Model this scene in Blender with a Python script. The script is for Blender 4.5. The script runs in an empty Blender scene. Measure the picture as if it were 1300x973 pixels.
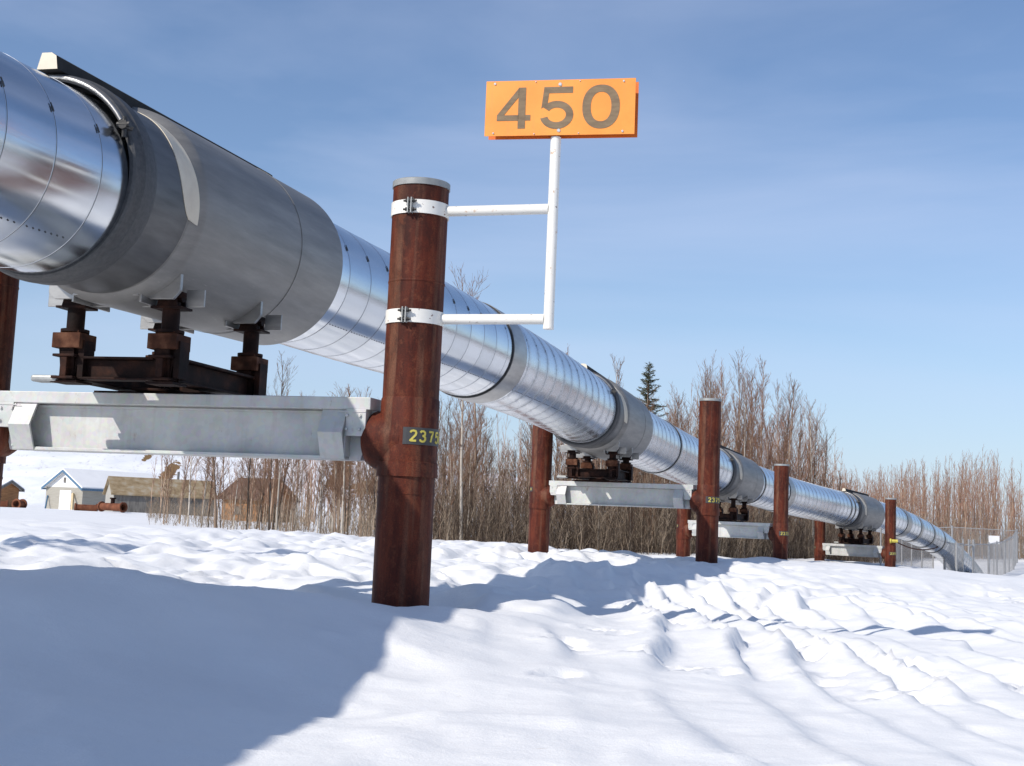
import bpy, math, random
import numpy as np
from mathutils import Vector, Matrix, Quaternion
random.seed(7); rng = np.random.default_rng(11)
PI = math.pi
S = bpy.context.scene
COL = S.collection
R_ = math.radians

# ------------------------------------------------------------------ noise (numpy)
def _hash(i, j, s):
    i = i.astype(np.int64); j = j.astype(np.int64)
    n = (i * 374761393 + j * 668265263 + s * 1442695041) & 0x7fffffff
    n = ((n ^ (n >> 13)) * 1274126177) & 0x7fffffff
    return ((n ^ (n >> 16)) & 0xffff) / 65535.0
def vnoise(x, y, s=0):
    x = np.asarray(x, float); y = np.asarray(y, float)
    i = np.floor(x); j = np.floor(y); fx = x - i; fy = y - j
    fx = fx * fx * fx * (fx * (fx * 6 - 15) + 10); fy = fy * fy * fy * (fy * (fy * 6 - 15) + 10)
    a = _hash(i, j, s); b = _hash(i + 1, j, s); c = _hash(i, j + 1, s); d = _hash(i + 1, j + 1, s)
    return (a + (b - a) * fx) * (1 - fy) + (c + (d - c) * fx) * fy - .5
def fbm(x, y, s=0, o=4):
    t = 0; a = 1.
    for k in range(o):
        t = t + a * vnoise(x * 2 ** k + 13.7 * k, y * 2 ** k - 7.3 * k, s + k); a *= .5
    return t
def sstep(a, b, x):
    t = np.clip((np.asarray(x, float) - a) / (b - a), 0, 1); return t * t * (3 - 2 * t)

# ------------------------------------------------------------------ ground height
GP = np.array([(-30, 0, .3), (-10, 0, .25), (0, 0, .2), (10, 0, .1), (30, 0, 0), (-1, 5, .25), (-3, 9, .27), (3, 8, .1), (-.8, 12, .26), (5, 15, 0.02), (-5, 14, .28),
    (-9, 20, .3), (0, 20, .28), (7, 20, .02), (4.2, 30, .3), (0, 32, .26), (8.6, 44, .14), (6, 46, 0.0), (-8, 45, .26), (-1, 48, .12), (6, 50, -.05), (-20, 45, .25),
    (16, 30, -.15), (18, 45, -.35), (16.5, 60, -.31), (14, 63, -.22), (12, 60, -.27), (24, 60, -.7), (25, 74, -.95), (27, 80, -1.0), (29, 84, -1.05), (36, 100, -.45), (25, 90, -.8), (40, 80, -1.0), (35, 55, -.8),
    (30, 25, -.4), (60, 60, -1.0), (45, 105, -.3), (60, 140, 0), (-35, 110, .3), (-60, 80, .3), (-70, 150, .1), (-50, 150, .1), (-20, 100, 0.1), (0, 90, 0), (20, 110, -.3), (0, 180, 0), (120, 120, 0), (-150, 100, .2), (120, -60, 0), (-120, -60, 0), (0, -90, 0)])
_fr = random.Random(77); FOOT = []
def _trail(x0, y0, x1, y1, n, dep):
    a = math.atan2(y1 - y0, x1 - x0)
    for k in range(n):
        t = k / n; s_ = .13 * (1 if k % 2 else -1)
        FOOT.append((x0 + (x1 - x0) * t - math.sin(a) * s_ + _fr.uniform(-.05, .05), y0 + (y1 - y0) * t + math.cos(a) * s_ + _fr.uniform(-.06, .06), a + _fr.uniform(-.25, .25), dep * _fr.uniform(.6, 1.2)))
_trail(3.2, 9.0, 1.0, 13.2, 9, .09); _trail(1.2, 13.5, -1.5, 17.5, 9, .08); _trail(6.2, 12, 8.8, 26, 22, .08); _trail(-6.5, 15.5, -1.5, 19.5, 11, .09); _trail(-8, 22, 2, 25, 16, .08)
for _ in range(26): FOOT.append((_fr.uniform(-6, -.4), _fr.uniform(13, 21), _fr.uniform(0, 3), .07))
for _ in range(22): FOOT.append((_fr.uniform(.2, 2.6), _fr.uniform(7.5, 14), _fr.uniform(0, 3), .05))
def base_h(x, y):
    x = np.asarray(x, float); y = np.asarray(y, float)
    num = np.zeros_like(x); den = np.zeros_like(x)
    for px, py, ph in GP:
        w = 1. / ((x - px) ** 2 + (y - py) ** 2 + 5.) ** 1.7
        num += w * ph; den += w
    return num / den
def ground(x, y, detail=True):
    x = np.asarray(x, float); y = np.asarray(y, float)
    h = base_h(x, y)
    if not detail: return h
    near = 1 - sstep(40, 75, y)
    h = h + .16 * fbm(x * .28, y * .22, 3, 3) * (.35 + .65 * near) * (1 - .6 * sstep(-1.5, 1.5, x) * (1 - sstep(18, 30, y)))
    # wind rows running along the pipeline on the right, sharp on one side
    zone = sstep(-.6, 1.2, x - .05 * (y - 10)) * (.25 + .75 * sstep(6.0, 10.5, y)) * sstep(3.5, 5, y) * (1 - sstep(17, 26, y)) * (1 - sstep(4.5, 9, x))
    ph = (x - .06 * y) * 2.1 + 1.1 * vnoise(x * .6, y * .25, 41) + .45 * vnoise(x * 2.1, y * .9, 43)
    saw = ph - np.floor(ph)
    rid = np.where(saw < .78, np.clip(saw / .78, 0, 1) ** 1.4, 1 - sstep(.78, 1, saw))
    amp = .35 + 1.7 * (vnoise(x * .9, y * .75, 47) + .3)
    h = h + zone * .10 * np.clip(amp, 0, 1.5) * (rid - .45)
    # softer drifts on the left foreground
    z2 = (1 - sstep(-1.5, .8, x)) * (1 - sstep(14, 18, y))
    h = h + z2 * (.13 * fbm((x + .5 * y) * .75, (y - .5 * x) * .22, 51, 3) + .035 * (1 - 2 * np.abs(vnoise((x + .7 * y) * 1.7, (y - .7 * x) * .5, 57))))
    # lumpy bank behind the supports
    z3 = sstep(13, 17, y) * (1 - sstep(38, 60, y)) * (1 - sstep(3, 8, x))
    lump = np.abs(fbm(x * .8, y * .45, 61, 3)); h = h + z3 * (.30 * (lump - .2) + .13 * fbm(x * 2.6, y * 1.6, 67, 2))
    # broken crust, right half further off
    z4 = sstep(14, 22, y) * (1 - sstep(60, 90, y)) * sstep(0, 6, x)
    h = h + z4 * .065 * fbm(x * .9, y * .5, 71, 4)
    # trampled hollows
    tr = np.clip(vnoise(x * 2.3, y * 1.5, 81) - .23, 0, 1) * 4
    tz = sstep(-.1, .15, vnoise(x * .25, y * .2, 83)) * (1 - sstep(30, 50, y)) * sstep(-2, 1, x + (y - 12) * .4)
    h = h - tr * tz * .045
    nr = 1 - sstep(22, 42, y)
    cr1 = 1 - np.abs(2 * vnoise(x * 2.1 + .8 * vnoise(x, y, 7), y * .95, 111)) * 1.6; cr2 = 1 - np.abs(2 * vnoise(x * 5.3, y * 2.6 + vnoise(x * 2, y * 2, 9), 113)) * 1.5
    patch = sstep(-.25, .2, vnoise(x * .35, y * .3, 115))
    h = h + nr * (.030 * np.clip(cr1, 0, 1) ** 2 + .012 * np.clip(cr2, 0, 1) ** 2) * (.35 + .65 * patch)
    h = h + nr * .018 * fbm(x * 3.1, y * 2.4, 91, 4)
    for fx, fy, fa, fd in FOOT:
        m_ = (np.abs(x - fx) < .5) & (np.abs(y - fy) < .6)
        if not np.any(m_): continue
        dx_, dy_ = x - fx, y - fy; u_ = dx_ * math.cos(fa) + dy_ * math.sin(fa); v_ = -dx_ * math.sin(fa) + dy_ * math.cos(fa)
        q_ = (u_ / .17) ** 2 + (v_ / .085) ** 2
        h = h + np.where(m_, fd * (-np.exp(-q_ ** 2) + .35 * np.exp(-(np.sqrt(q_) - 1.45) ** 2 / .12)), 0)
    for qx, qy in ((4.22, 29.4), (.76, 30.95), (8.58, 43.9), (5.86, 46.2), (16.45, 60.2), (14.05, 62.9)):
        dq = np.hypot(x - qx, y - qy); h = h - .12 * np.exp(-(dq / .38) ** 2) + .05 * np.exp(-((dq - .75) / .25) ** 2)
    # pit scoured round the first post and the mounds beside it
    d = np.hypot(x + .80, y - 11.3)
    h = h - .17 * np.exp(-(d / .45) ** 2) + .07 * np.exp(-((d - .95) / .4) ** 2) * (.5 + vnoise(x * 1.3, y * 1.3, 95))
    h = h + .22 * vnoise(x * 5.5, y * 5.5, 121) * np.exp(-((d - .3) / .35) ** 2) + .05 * vnoise(x * 3.1, y * 3.1, 123) * np.exp(-((d - .9) / .6) ** 2)
    for mx, my, mr, mh in ((-.25, 13.0, .4, .16), (.35, 12.2, .28, .10), (.15, 13.9, .5, .12), (-1.7, 13.2, .4, .14), (.95, 12.9, .3, .08), (-.1, 11.9, .22, .08), (.6, 13.3, .25, .09)):
        h = h + mh * np.exp(-(((x - mx) / mr) ** 2 + ((y - my) / (mr * 1.2)) ** 2))
    # bank of thrown-up snow left of the first post
    CR = [(-7.5, 5.2, .38), (-3.9, 6.7, .46), (-2.4, 8.0, .46), (-1.6, 9.1, .38), (-1.15, 10.0, .18)]
    best = np.full_like(h, 1e9); add = np.zeros_like(h)
    for (ax_, ay_, ah), (bx_, by_, bh) in zip(CR, CR[1:]):
        vx, vy = bx_ - ax_, by_ - ay_; L2 = vx * vx + vy * vy; t = np.clip(((x - ax_) * vx + (y - ay_) * vy) / L2, 0, 1)
        ex_, ey_ = x - (ax_ + vx * t), y - (ay_ + vy * t); dd = np.hypot(ex_, ey_); side = (vx * ey_ - vy * ex_)
        sg = np.where(side > 0, .75, 1.35); val = (ah + (bh - ah) * t) * np.exp(-(dd / sg) ** 2)
        add = np.where(dd < best, val, add); best = np.minimum(dd, best)
    h = h + add * (1 + .25 * vnoise(x * 1.1, y * .8, 97))
    h = h - .12 * sstep(11.5, 14, y) * (1 - sstep(17, 22, y)) * (1 - sstep(-3, -1, x))
    return h
GB = {}
def gz(x, y): return float(ground(np.array([x]), np.array([y]))[0])

# ------------------------------------------------------------------ mesh builder
class MB:
    def __init__(s): s.v = []; s.f = []; s.m = []; s.uv = None
    def add(s, vs, fs, mi=0):
        b = len(s.v); s.v += [tuple(v) for v in vs]
        s.f += [tuple(b + i for i in f) for f in fs]; s.m += [mi] * len(fs)
    def box(s, c, d, M=None, mi=0, taper=None):
        hx, hy, hz = d[0] / 2, d[1] / 2, d[2] / 2
        vs = [Vector((c[0] + a * hx, c[1] + b * hy, c[2] + e * hz)) for e in (-1, 1) for b in (-1, 1) for a in (-1, 1)]
        if M: vs = [M @ v for v in vs]
        s.add(vs, [(0, 2, 3, 1), (4, 5, 7, 6), (0, 1, 5, 4), (2, 6, 7, 3), (0, 4, 6, 2), (1, 3, 7, 5)], mi)
    def prism(s, pts, y0, y1, M=None, mi=0):      # outline in x,z extruded along y
        n = len(pts)
        vs = [Vector((p[0], y0, p[1])) for p in pts] + [Vector((p[0], y1, p[1])) for p in pts]
        if M: vs = [M @ v for v in vs]
        s.add(vs, [tuple(range(n))[::-1], tuple(range(n, 2 * n))] + [(i, (i + 1) % n, n + (i + 1) % n, n + i) for i in range(n)][::1], mi)
    def tube(s, pts, rad, n=12, caps=True, mi=0, M=None):
        pts = [Vector(p) for p in pts]
        if not hasattr(rad, '__len__'): rad = [rad] * len(pts)
        ring = []; vs = []
        ref = None
        for i, p in enumerate(pts):
            d = (pts[min(i + 1, len(pts) - 1)] - pts[max(i - 1, 0)]).normalized()
            if ref is None: ref = Vector((0, 0, 1)) if abs(d.z) < .9 else Vector((1, 0, 0))
            a = d.cross(ref).normalized(); b = a.cross(d).normalized(); ref = b
            for k in range(n):
                t = 2 * PI * k / n
                vs.append(p + (a * math.cos(t) + b * math.sin(t)) * rad[i])
        if M: vs = [M @ v for v in vs]
        fs = []
        for i in range(len(pts) - 1):
            for k in range(n):
                fs.append((i * n + k, i * n + (k + 1) % n, (i + 1) * n + (k + 1) % n, (i + 1) * n + k))
        if caps:
            fs.append(tuple(range(n))[::-1]); L = (len(pts) - 1) * n; fs.append(tuple(range(L, L + n)))
        s.add(vs, fs, mi)
    def lathe(s, prof, o, ax, n=64, mi=0, closed=False):   # prof: (t along axis, radius)
        o = Vector(o); ax = Vector(ax).normalized(); a = ax.cross(Vector((0, 0, 1)) if abs(ax.z) < .99 else Vector((0, 1, 0))).normalized(); b = a.cross(ax).normalized()
        vs = [o + ax * t + (a * math.cos(2 * PI * k / n) + b * math.sin(2 * PI * k / n)) * r for t, r in prof for k in range(n)]
        m = len(prof); fs = []
        for i in range(m if closed else m - 1):
            j = (i + 1) % m
            for k in range(n): fs.append((i * n + k, i * n + (k + 1) % n, j * n + (k + 1) % n, j * n + k))
        s.add(vs, fs, mi)
    def build(s, name, mats, parent=None, smooth=None, bevel=None, loc=None):
        me = bpy.data.meshes.new(name)
        v = s.v
        if parent is not None and parent.name in LOCS:
            o = LOCS[parent.name]; v = [(a[0] - o[0], a[1] - o[1], a[2] - o[2]) for a in v]
        me.from_pydata(v, [], s.f)
        if not isinstance(mats, (list, tuple)): mats = [mats]
        for m in mats: me.materials.append(m)
        if len(mats) > 1: me.polygons.foreach_set('material_index', s.m)
        import bmesh
        bm = bmesh.new(); bm.from_mesh(me); bmesh.ops.recalc_face_normals(bm, faces=bm.faces); bm.to_mesh(me); bm.free()
        if smooth: me.shade_smooth(); me.set_sharp_from_angle(angle=R_(smooth))
        ob = bpy.data.objects.new(name, me); COL.objects.link(ob)
        if parent is not None: ob.parent = parent
        if bevel:
            b = ob.modifiers.new('edge', 'BEVEL'); b.width = bevel; b.segments = 2; b.limit_method = 'ANGLE'; b.angle_limit = R_(40)
        return ob
LOCS = {}
def tag(o, label=None, cat=None, group=None, kind=None):
    if label: o['label'] = label
    if cat: o['category'] = cat
    if group: o['group'] = group
    if kind: o['kind'] = kind
    return o
def thing(name, loc, label, cat, group=None):
    o = bpy.data.objects.new(name, None); COL.objects.link(o); o.location = loc; o.empty_display_size = .2
    LOCS[o.name] = tuple(loc)
    return tag(o, label, cat, group)

# ------------------------------------------------------------------ materials
def mat(name):
    m = bpy.data.materials.new(name); m.use_nodes = True
    nt = m.node_tree; b = nt.nodes['Principled BSDF']
    return m, nt, b
def N(nt, t, **k):
    n = nt.nodes.new(t)
    for a, v in k.items():
        if a.startswith('i_'): n.inputs[a[2:].replace('_', ' ')].default_value = v
        else: setattr(n, a, v)
    return n
def coords(nt, scale=(1, 1, 1), kind='Object'):
    tc = N(nt, 'ShaderNodeTexCoord'); mp = N(nt, 'ShaderNodeMapping'); mp.inputs['Scale'].default_value = scale
    nt.links.new(tc.outputs[kind], mp.inputs['Vector']); return mp.outputs['Vector']
def noise(nt, vec, scale, det=4, rough=.55):
    n = N(nt, 'ShaderNodeTexNoise'); n.inputs['Scale'].default_value = scale; n.inputs['Detail'].default_value = det; n.inputs['Roughness'].default_value = rough
    nt.links.new(vec, n.inputs['Vector']); return n.outputs['Fac']
def ramp(nt, fac, stops):
    r = N(nt, 'ShaderNodeValToRGB'); e = r.color_ramp.elements
    while len(e) < len(stops): e.new(.5)
    for i, (p, c) in enumerate(stops):
        e[i].position = p; e[i].color = (*c, 1) if len(c) == 3 else c
    nt.links.new(fac, r.inputs['Fac']); return r.outputs['Color']
def mix(nt, fac, a, b, mode='MIX'):
    m = N(nt, 'ShaderNodeMix', data_type='RGBA', blend_type=mode)
    for s_, v in ((m.inputs[0], fac), (m.inputs[6], a), (m.inputs[7], b)):
        if hasattr(v, 'is_linked') or hasattr(v, 'links'): nt.links.new(v, s_)
        else: s_.default_value = v if not isinstance(v, tuple) or len(v) == 4 else (*v, 1)
    return m.outputs[2]
def bump(nt, b, h, strength, dist=.01):
    n = N(nt, 'ShaderNodeBump'); n.inputs['Strength'].default_value = strength; n.inputs['Distance'].default_value = dist
    nt.links.new(h, n.inputs['Height']); nt.links.new(n.outputs['Normal'], b.inputs['Normal'])
def setc(nt, b, c): nt.links.new(c, b.inputs['Base Color'])
def g(v): return (v, v, v)

def simple(name, stops, scale=(1, 1, 1), ns=6, rough=.6, metal=0, bs=.15, bd=.004, det=5):
    m, nt, b = mat(name); b.inputs['Specular IOR Level'].default_value = .15 if 'rust' in name else .5; v = coords(nt, scale); n = noise(nt, v, ns, det)
    setc(nt, b, ramp(nt, n, stops)); b.inputs['Roughness'].default_value = rough; b.inputs['Metallic'].default_value = metal
    if bs: bump(nt, b, noise(nt, v, ns * 6, 3), bs, bd)
    return m

def m_snow():
    m, nt, b = mat('snow'); v = coords(nt)
    n = noise(nt, v, .7, 4)
    c = ramp(nt, n, [(.3, (.81, .81, .81)), (.6, (.86, .86, .855))])
    dn = noise(nt, v, 9, 4); dirt = ramp(nt, dn, [(.70, g(0)), (.80, g(.25))])
    c = mix(nt, dirt, c, (.55, .46, .34))
    setc(nt, b, c); b.inputs['Roughness'].default_value = .55; b.inputs['Specular IOR Level'].default_value = .25
    b.inputs['Subsurface Weight'].default_value = 0
    f1 = noise(nt, v, 7, 6, .6); f2 = noise(nt, v, 90, 3, .6)
    mm = N(nt, 'ShaderNodeMath', operation='MULTIPLY_ADD'); nt.links.new(f2, mm.inputs[0]); mm.inputs[1].default_value = .22; nt.links.new(f1, mm.inputs[2])
    bump(nt, b, mm.outputs[0], .45, .022)
    return m
def m_rust():
    m, nt, b = mat('rusted_steel'); v = coords(nt); vs = coords(nt, (1, 1, .16))
    n1 = noise(nt, vs, 7, 6, .65)
    c = ramp(nt, n1, [(.30, (.030, .007, .005)), (.45, (.080, .016, .009)), (.58, (.125, .027, .013)), (.72, (.17, .046, .022))])
    # pale vertical run-off streaks
    st = ramp(nt, noise(nt, coords(nt, (1, 1, .045)), 9, 3, .5), [(.53, g(0)), (.66, g(.6))])
    c = mix(nt, st, c, (.21, .105, .065))
    sp = ramp(nt, noise(nt, v, 60, 3, .7), [(.62, g(0)), (.72, g(.4))])
    c = mix(nt, sp, c, (.20, .075, .04))
    bl = ramp(nt, noise(nt, coords(nt, (1, 1, .45)), 3.1, 6, .7), [(.45, g(0)), (.62, g(.75))])
    c = mix(nt, bl, c, (.030, .010, .008))
    pt = ramp(nt, noise(nt, coords(nt, (1, 1, .8)), 13, 7, .75), [(.54, g(0)), (.60, g(.55))])
    c = mix(nt, pt, c, (.15, .045, .022))
    fn = ramp(nt, noise(nt, v, 130, 2, .6), [(.40, g(.45)), (.52, g(0))])
    c = mix(nt, fn, c, (.028, .012, .009))
    setc(nt, b, c); b.inputs['Roughness'].default_value = .62; b.inputs['Specular IOR Level'].default_value = .15
    bump(nt, b, noise(nt, v, 38, 7, .75), .6, .006)
    return m
def m_galv():
    m, nt, b = mat('galvanised_steel'); v = coords(nt)
    n = noise(nt, v, 3.2, 5, .6); c = ramp(nt, n, [(.3, (.40, .405, .40)), (.5, (.48, .485, .47)), (.7, (.54, .54, .52))])
    vo = N(nt, 'ShaderNodeTexVoronoi'); vo.inputs['Scale'].default_value = 26; nt.links.new(v, vo.inputs['Vector'])
    c = mix(nt, .10, c, vo.outputs['Color'], 'SOFT_LIGHT')
    st = ramp(nt, noise(nt, coords(nt, (4, 4, .35)), 2.3, 4, .6), [(.56, g(0)), (.74, g(.30))])
    c = mix(nt, st, c, (.29, .25, .20))
    rs = ramp(nt, noise(nt, coords(nt, (2, 2, .8)), 3.3, 7, .75), [(.63, g(0)), (.70, g(.5))]); c = mix(nt, rs, c, (.22, .12, .07))
    setc(nt, b, c); b.inputs['Roughness'].default_value = .55; b.inputs['Metallic'].default_value = .15
    bump(nt, b, noise(nt, v, 18, 4), .12, .004)
    return m
def m_jacket():
    m, nt, b = mat('bright_metal_jacket')
    uv = N(nt, 'ShaderNodeUVMap'); sx = N(nt, 'ShaderNodeSeparateXYZ'); nt.links.new(uv.outputs[0], sx.inputs[0])
    fl = N(nt, 'ShaderNodeMath', operation='DIVIDE'); nt.links.new(sx.outputs[0], fl.inputs[0]); fl.inputs[1].default_value = .6
    f2 = N(nt, 'ShaderNodeMath', operation='FLOOR'); nt.links.new(fl.outputs[0], f2.inputs[0])
    wn = N(nt, 'ShaderNodeTexWhiteNoise', noise_dimensions='1D'); nt.links.new(f2.outputs[0], wn.inputs['W'])
    mp = N(nt, 'ShaderNodeMapping'); mp.inputs['Scale'].default_value = (.5, 3.2, 1); nt.links.new(uv.outputs[0], mp.inputs[0])
    off = N(nt, 'ShaderNodeCombineXYZ'); nt.links.new(wn.outputs['Value'], off.inputs[1])
    sc = N(nt, 'ShaderNodeVectorMath', operation='SCALE'); sc.inputs['Scale'].default_value = 1.2; nt.links.new(off.outputs[0], sc.inputs[0]); nt.links.new(sc.outputs[0], mp.inputs['Location'])
    v = mp.outputs[0]
    col = ramp(nt, wn.outputs['Value'], [(0, (.55, .585, .63)), (1, (.66, .69, .73))])
    sm = ramp(nt, noise(nt, v, 5, 6, .7), [(.45, g(0)), (.8, g(.3))]); col = mix(nt, sm, col, (.48, .49, .50))
    fr = N(nt, 'ShaderNodeMath', operation='FRACT'); nt.links.new(fl.outputs[0], fr.inputs[0])
    pp = N(nt, 'ShaderNodeMath', operation='PINGPONG'); nt.links.new(fl.outputs[0], pp.inputs[0]); pp.inputs[1].default_value = .5      # 0 at the seam, .5 mid panel
    far = N(nt, 'ShaderNodeMapRange'); nt.links.new(sx.outputs[0], far.inputs['Value']); far.inputs['From Min'].default_value = 44.8; far.inputs['From Max'].default_value = 45.0; far.inputs['To Min'].default_value = .10; far.inputs['To Max'].default_value = .62
    near_ = N(nt, 'ShaderNodeMapRange'); nt.links.new(pp.outputs[0], near_.inputs['Value']); near_.inputs['From Min'].default_value = .02; near_.inputs['From Max'].default_value = .30; near_.inputs['To Min'].default_value = 1; near_.inputs['To Max'].default_value = 0
    nz = ramp(nt, noise(nt, v, 6, 5, .65), [(.38, g(.1)), (.66, g(1))])
    m1 = N(nt, 'ShaderNodeMath', operation='MULTIPLY'); nt.links.new(near_.outputs[0], m1.inputs[0]); nt.links.new(nz, m1.inputs[1])
    m2 = N(nt, 'ShaderNodeMath', operation='MULTIPLY'); nt.links.new(m1.outputs[0], m2.inputs[0]); nt.links.new(far.outputs[0], m2.inputs[1])
    col = mix(nt, m2.outputs[0], col, (.27, .27, .28))
    setc(nt, b, col); b.inputs['Metallic'].default_value = 1
    rr = N(nt, 'ShaderNodeMapRange'); rr.inputs['To Min'].default_value = .07; rr.inputs['To Max'].default_value = .24; nt.links.new(noise(nt, v, 2.2, 5, .6), rr.inputs['Value']); ra = N(nt, 'ShaderNodeMath', operation='MULTIPLY_ADD'); nt.links.new(m2.outputs[0], ra.inputs[0]); ra.inputs[1].default_value = .35; nt.links.new(rr.outputs[0], ra.inputs[2])
    rf = N(nt, 'ShaderNodeMath', operation='MULTIPLY_ADD'); nt.links.new(far.outputs[0], rf.inputs[0]); rf.inputs[1].default_value = .14; nt.links.new(ra.outputs[0], rf.inputs[2]); nt.links.new(rf.outputs[0], b.inputs['Roughness'])
    b.inputs['Anisotropic'].default_value = 0
    bump(nt, b, noise(nt, v, 1.1, 3, .4), .08, .010)
    return m
def m_saddle():
    m, nt, b = mat('weathered_saddle_steel')
    uv = N(nt, 'ShaderNodeTexCoord'); v = coords(nt); vs = coords(nt, (.9, .25, 3.0))
    c = ramp(nt, noise(nt, vs, 3.0, 6, .65), [(.3, (.17, .165, .158)), (.5, (.22, .212, .20)), (.7, (.28, .268, .25))])
    bl = ramp(nt, noise(nt, v, 1.1, 4, .6), [(.45, g(0)), (.75, g(.25))]); c = mix(nt, bl, c, (.27, .25, .215))
    sc = ramp(nt, noise(nt, coords(nt, (3, .6, 12)), 2.5, 4, .7), [(.66, g(0)), (.74, g(.5))]); c = mix(nt, sc, c, (.42, .40, .36))
    setc(nt, b, c); b.inputs['Metallic'].default_value = .22; b.inputs['Roughness'].default_value = .5
    bump(nt, b, noise(nt, vs, 14, 4, .6), .12, .004)
    return m
M_SNOW = m_snow(); M_RUST = m_rust(); M_GALV = m_galv(); M_JACK = m_jacket(); M_SAD = m_saddle()
M_BAND = simple('joint_band_metal', [(.3, (.30, .29, .28)), (.7, (.42, .41, .39))], (1, .4, 3), 5, .38, .75, .08)
M_SEAM = simple('dark_seam', [(.3, g(.05)), (.7, g(.10))], rough=.5, metal=.6, bs=0)
M_RUB = simple('dark_rim_rubber', [(.3, (.05, .052, .055)), (.7, (.085, .085, .087))], (1, 1, 1), 30, .6, .2, .4, .004)
M_NECK = simple('dark_smooth_neck', [(.3, g(.07)), (.7, g(.12))], (1, .4, 3), 5, .45, .3, .08)
M_BLACK = simple('black_rubber', [(.3, g(.012)), (.7, g(.03))], ns=9, rough=.5)
M_DRUST = simple('dark_rusted_steel', [(.3, (.006, .003, .0025)), (.5, (.015, .006, .0045)), (.72, (.05, .018, .010))], (1, 1, 1), 6, .7, 0, .4, .006)
M_PRUST = simple('pale_rust_block', [(.3, (.03, .011, .006)), (.5, (.07, .026, .014)), (.72, (.15, .07, .04))], (1, 1, 1), 9, .75, 0, .4, .005)
M_WHITE = None
def m_white():
    m, nt, b = mat('chipped_white_paint'); v = coords(nt)
    c = ramp(nt, noise(nt, v, 3, 4), [(.3, (.74, .72, .66)), (.7, (.82, .80, .75))])
    r = ramp(nt, noise(nt, v, 11, 5, .7), [(.615, g(0)), (.69, g(.8))]); c = mix(nt, r, c, (.50, .30, .16))
    r2 = ramp(nt, noise(nt, v, 26, 3, .6), [(.67, g(0)), (.70, g(.9))]); c = mix(nt, r2, c, (.12, .05, .03))
    setc(nt, b, c); b.inputs['Roughness'].default_value = .4; return m
M_WHITE = m_white()
M_ORANGE = simple('orange_enamel', [(.3, (.86, .27, .025)), (.7, (.92, .32, .035))], ns=4, rough=.45, bs=.04)
def m_orange():
    m, nt, b = mat('orange_enamel'); v = coords(nt)
    c = ramp(nt, noise(nt, v, 2.2, 5, .6), [(.3, (.80, .25, .03)), (.7, (.90, .33, .05))])
    st = ramp(nt, noise(nt, coords(nt, (9, 9, .8)), 2, 4, .6), [(.55, g(0)), (.75, g(.25))]); c = mix(nt, st, c, (.62, .25, .07))
    sc = ramp(nt, noise(nt, v, 48, 3, .7), [(.70, g(0)), (.73, g(.7))]); c = mix(nt, sc, c, (.45, .22, .10))
    setc(nt, b, c); b.inputs['Roughness'].default_value = .45; return m
M_ORANGE = m_orange()
M_ORANGE2 = simple('orange_sheet_back', [(.3, (.62, .13, .012)), (.7, (.72, .17, .02))], ns=4, rough=.5, bs=.04)
M_DIGIT = simple('faded_black_digits', [(.3, (.13, .085, .045)), (.7, (.22, .15, .08))], (1, 1, 4), 8, .6, 0, 0)
M_PLATE = simple('black_number_plate', [(.3, (.03, .03, .032)), (.7, (.06, .06, .06))], ns=6, rough=.5, bs=0)
M_YEL = simple('yellow_stencil_paint', [(.3, (.42, .34, .05)), (.55, (.60, .50, .09)), (.7, (.66, .57, .14))], ns=9, rough=.6, bs=0)
M_CAPZ = simple('post_cap_zinc', [(.3, (.24, .25, .25)), (.7, (.38, .39, .38))], ns=8, rough=.5, metal=.3)
M_CREAM = simple('cream_plate_and_sun_patch', [(.3, (.62, .55, .44)), (.7, (.70, .63, .50))], ns=8, rough=.6)  # rail end faces, and the sunlight painted onto the saddle shoulders
M_DARKRAIL = simple('dark_top_rail', [(.3, g(.010)), (.7, g(.022))], ns=8, rough=.9)
M_BOLT = simple('zinc_bolt', [(.3, g(.5)), (.7, g(.65))], ns=20, rough=.35, metal=.6, bs=0)
M_YSTAIN = simple('saddle_yellow_mark', [(.35, (.42, .32, .10)), (.65, (.50, .42, .2))], ns=12, rough=.6)
M_FENCE = simple('galvanised_fence', [(.3, g(.30)), (.7, g(.42))], ns=9, rough=.45, metal=.4, bs=0)
M_SIGNW = simple('white_sheet', [(.3, g(.78)), (.7, g(.82))], ns=4, rough=.5, bs=0)

# ------------------------------------------------------------------ ground sheet
def axis(segs):
    out = [segs[0][0]]
    for a, b, s in segs:
        n = max(1, int(round((b - a) / s))); out += list(np.linspace(a, b, n + 1)[1:])
    return np.array(out)
gx = np.concatenate([-np.geomspace(2600, 34, 26), axis([(-32, -8, .5), (-8, -4.5, .12), (-4.5, 8.5, .055), (8.5, 16, .12), (16, 44, .4)]), np.geomspace(46, 2600, 26)])
gy = np.concatenate([-np.geomspace(2600, 8, 24), axis([(-6, 4, .5), (4, 8, .06), (8, 18, .07), (18, 32, .12), (32, 56, .22), (56, 110, .55), (110, 180, 2.5)]), np.geomspace(190, 3600, 26)])
X, Y = np.meshgrid(gx, gy); Z = ground(X, Y)
me = bpy.data.meshes.new('snow_ground'); nx, ny = len(gx), len(gy)
me.vertices.add(nx * ny); me.vertices.foreach_set('co', np.stack([X, Y, Z], -1).ravel())
i = np.arange(nx - 1)[None, :] + nx * np.arange(ny - 1)[:, None]
q = np.stack([i, i + 1, i + 1 + nx, i + nx], -1).reshape(-1, 4)
me.loops.add(q.size); me.loops.foreach_set('vertex_index', q.ravel()); me.polygons.add(len(q)); me.polygons.foreach_set('loop_start', np.arange(len(q)) * 4)
me.update(); me.validate(); me.shade_smooth(); me.materials.append(M_SNOW)
go = bpy.data.objects.new('snow_ground', me); COL.objects.link(go); tag(go, 'wind-drifted snow covering the ground', kind='structure')

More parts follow.
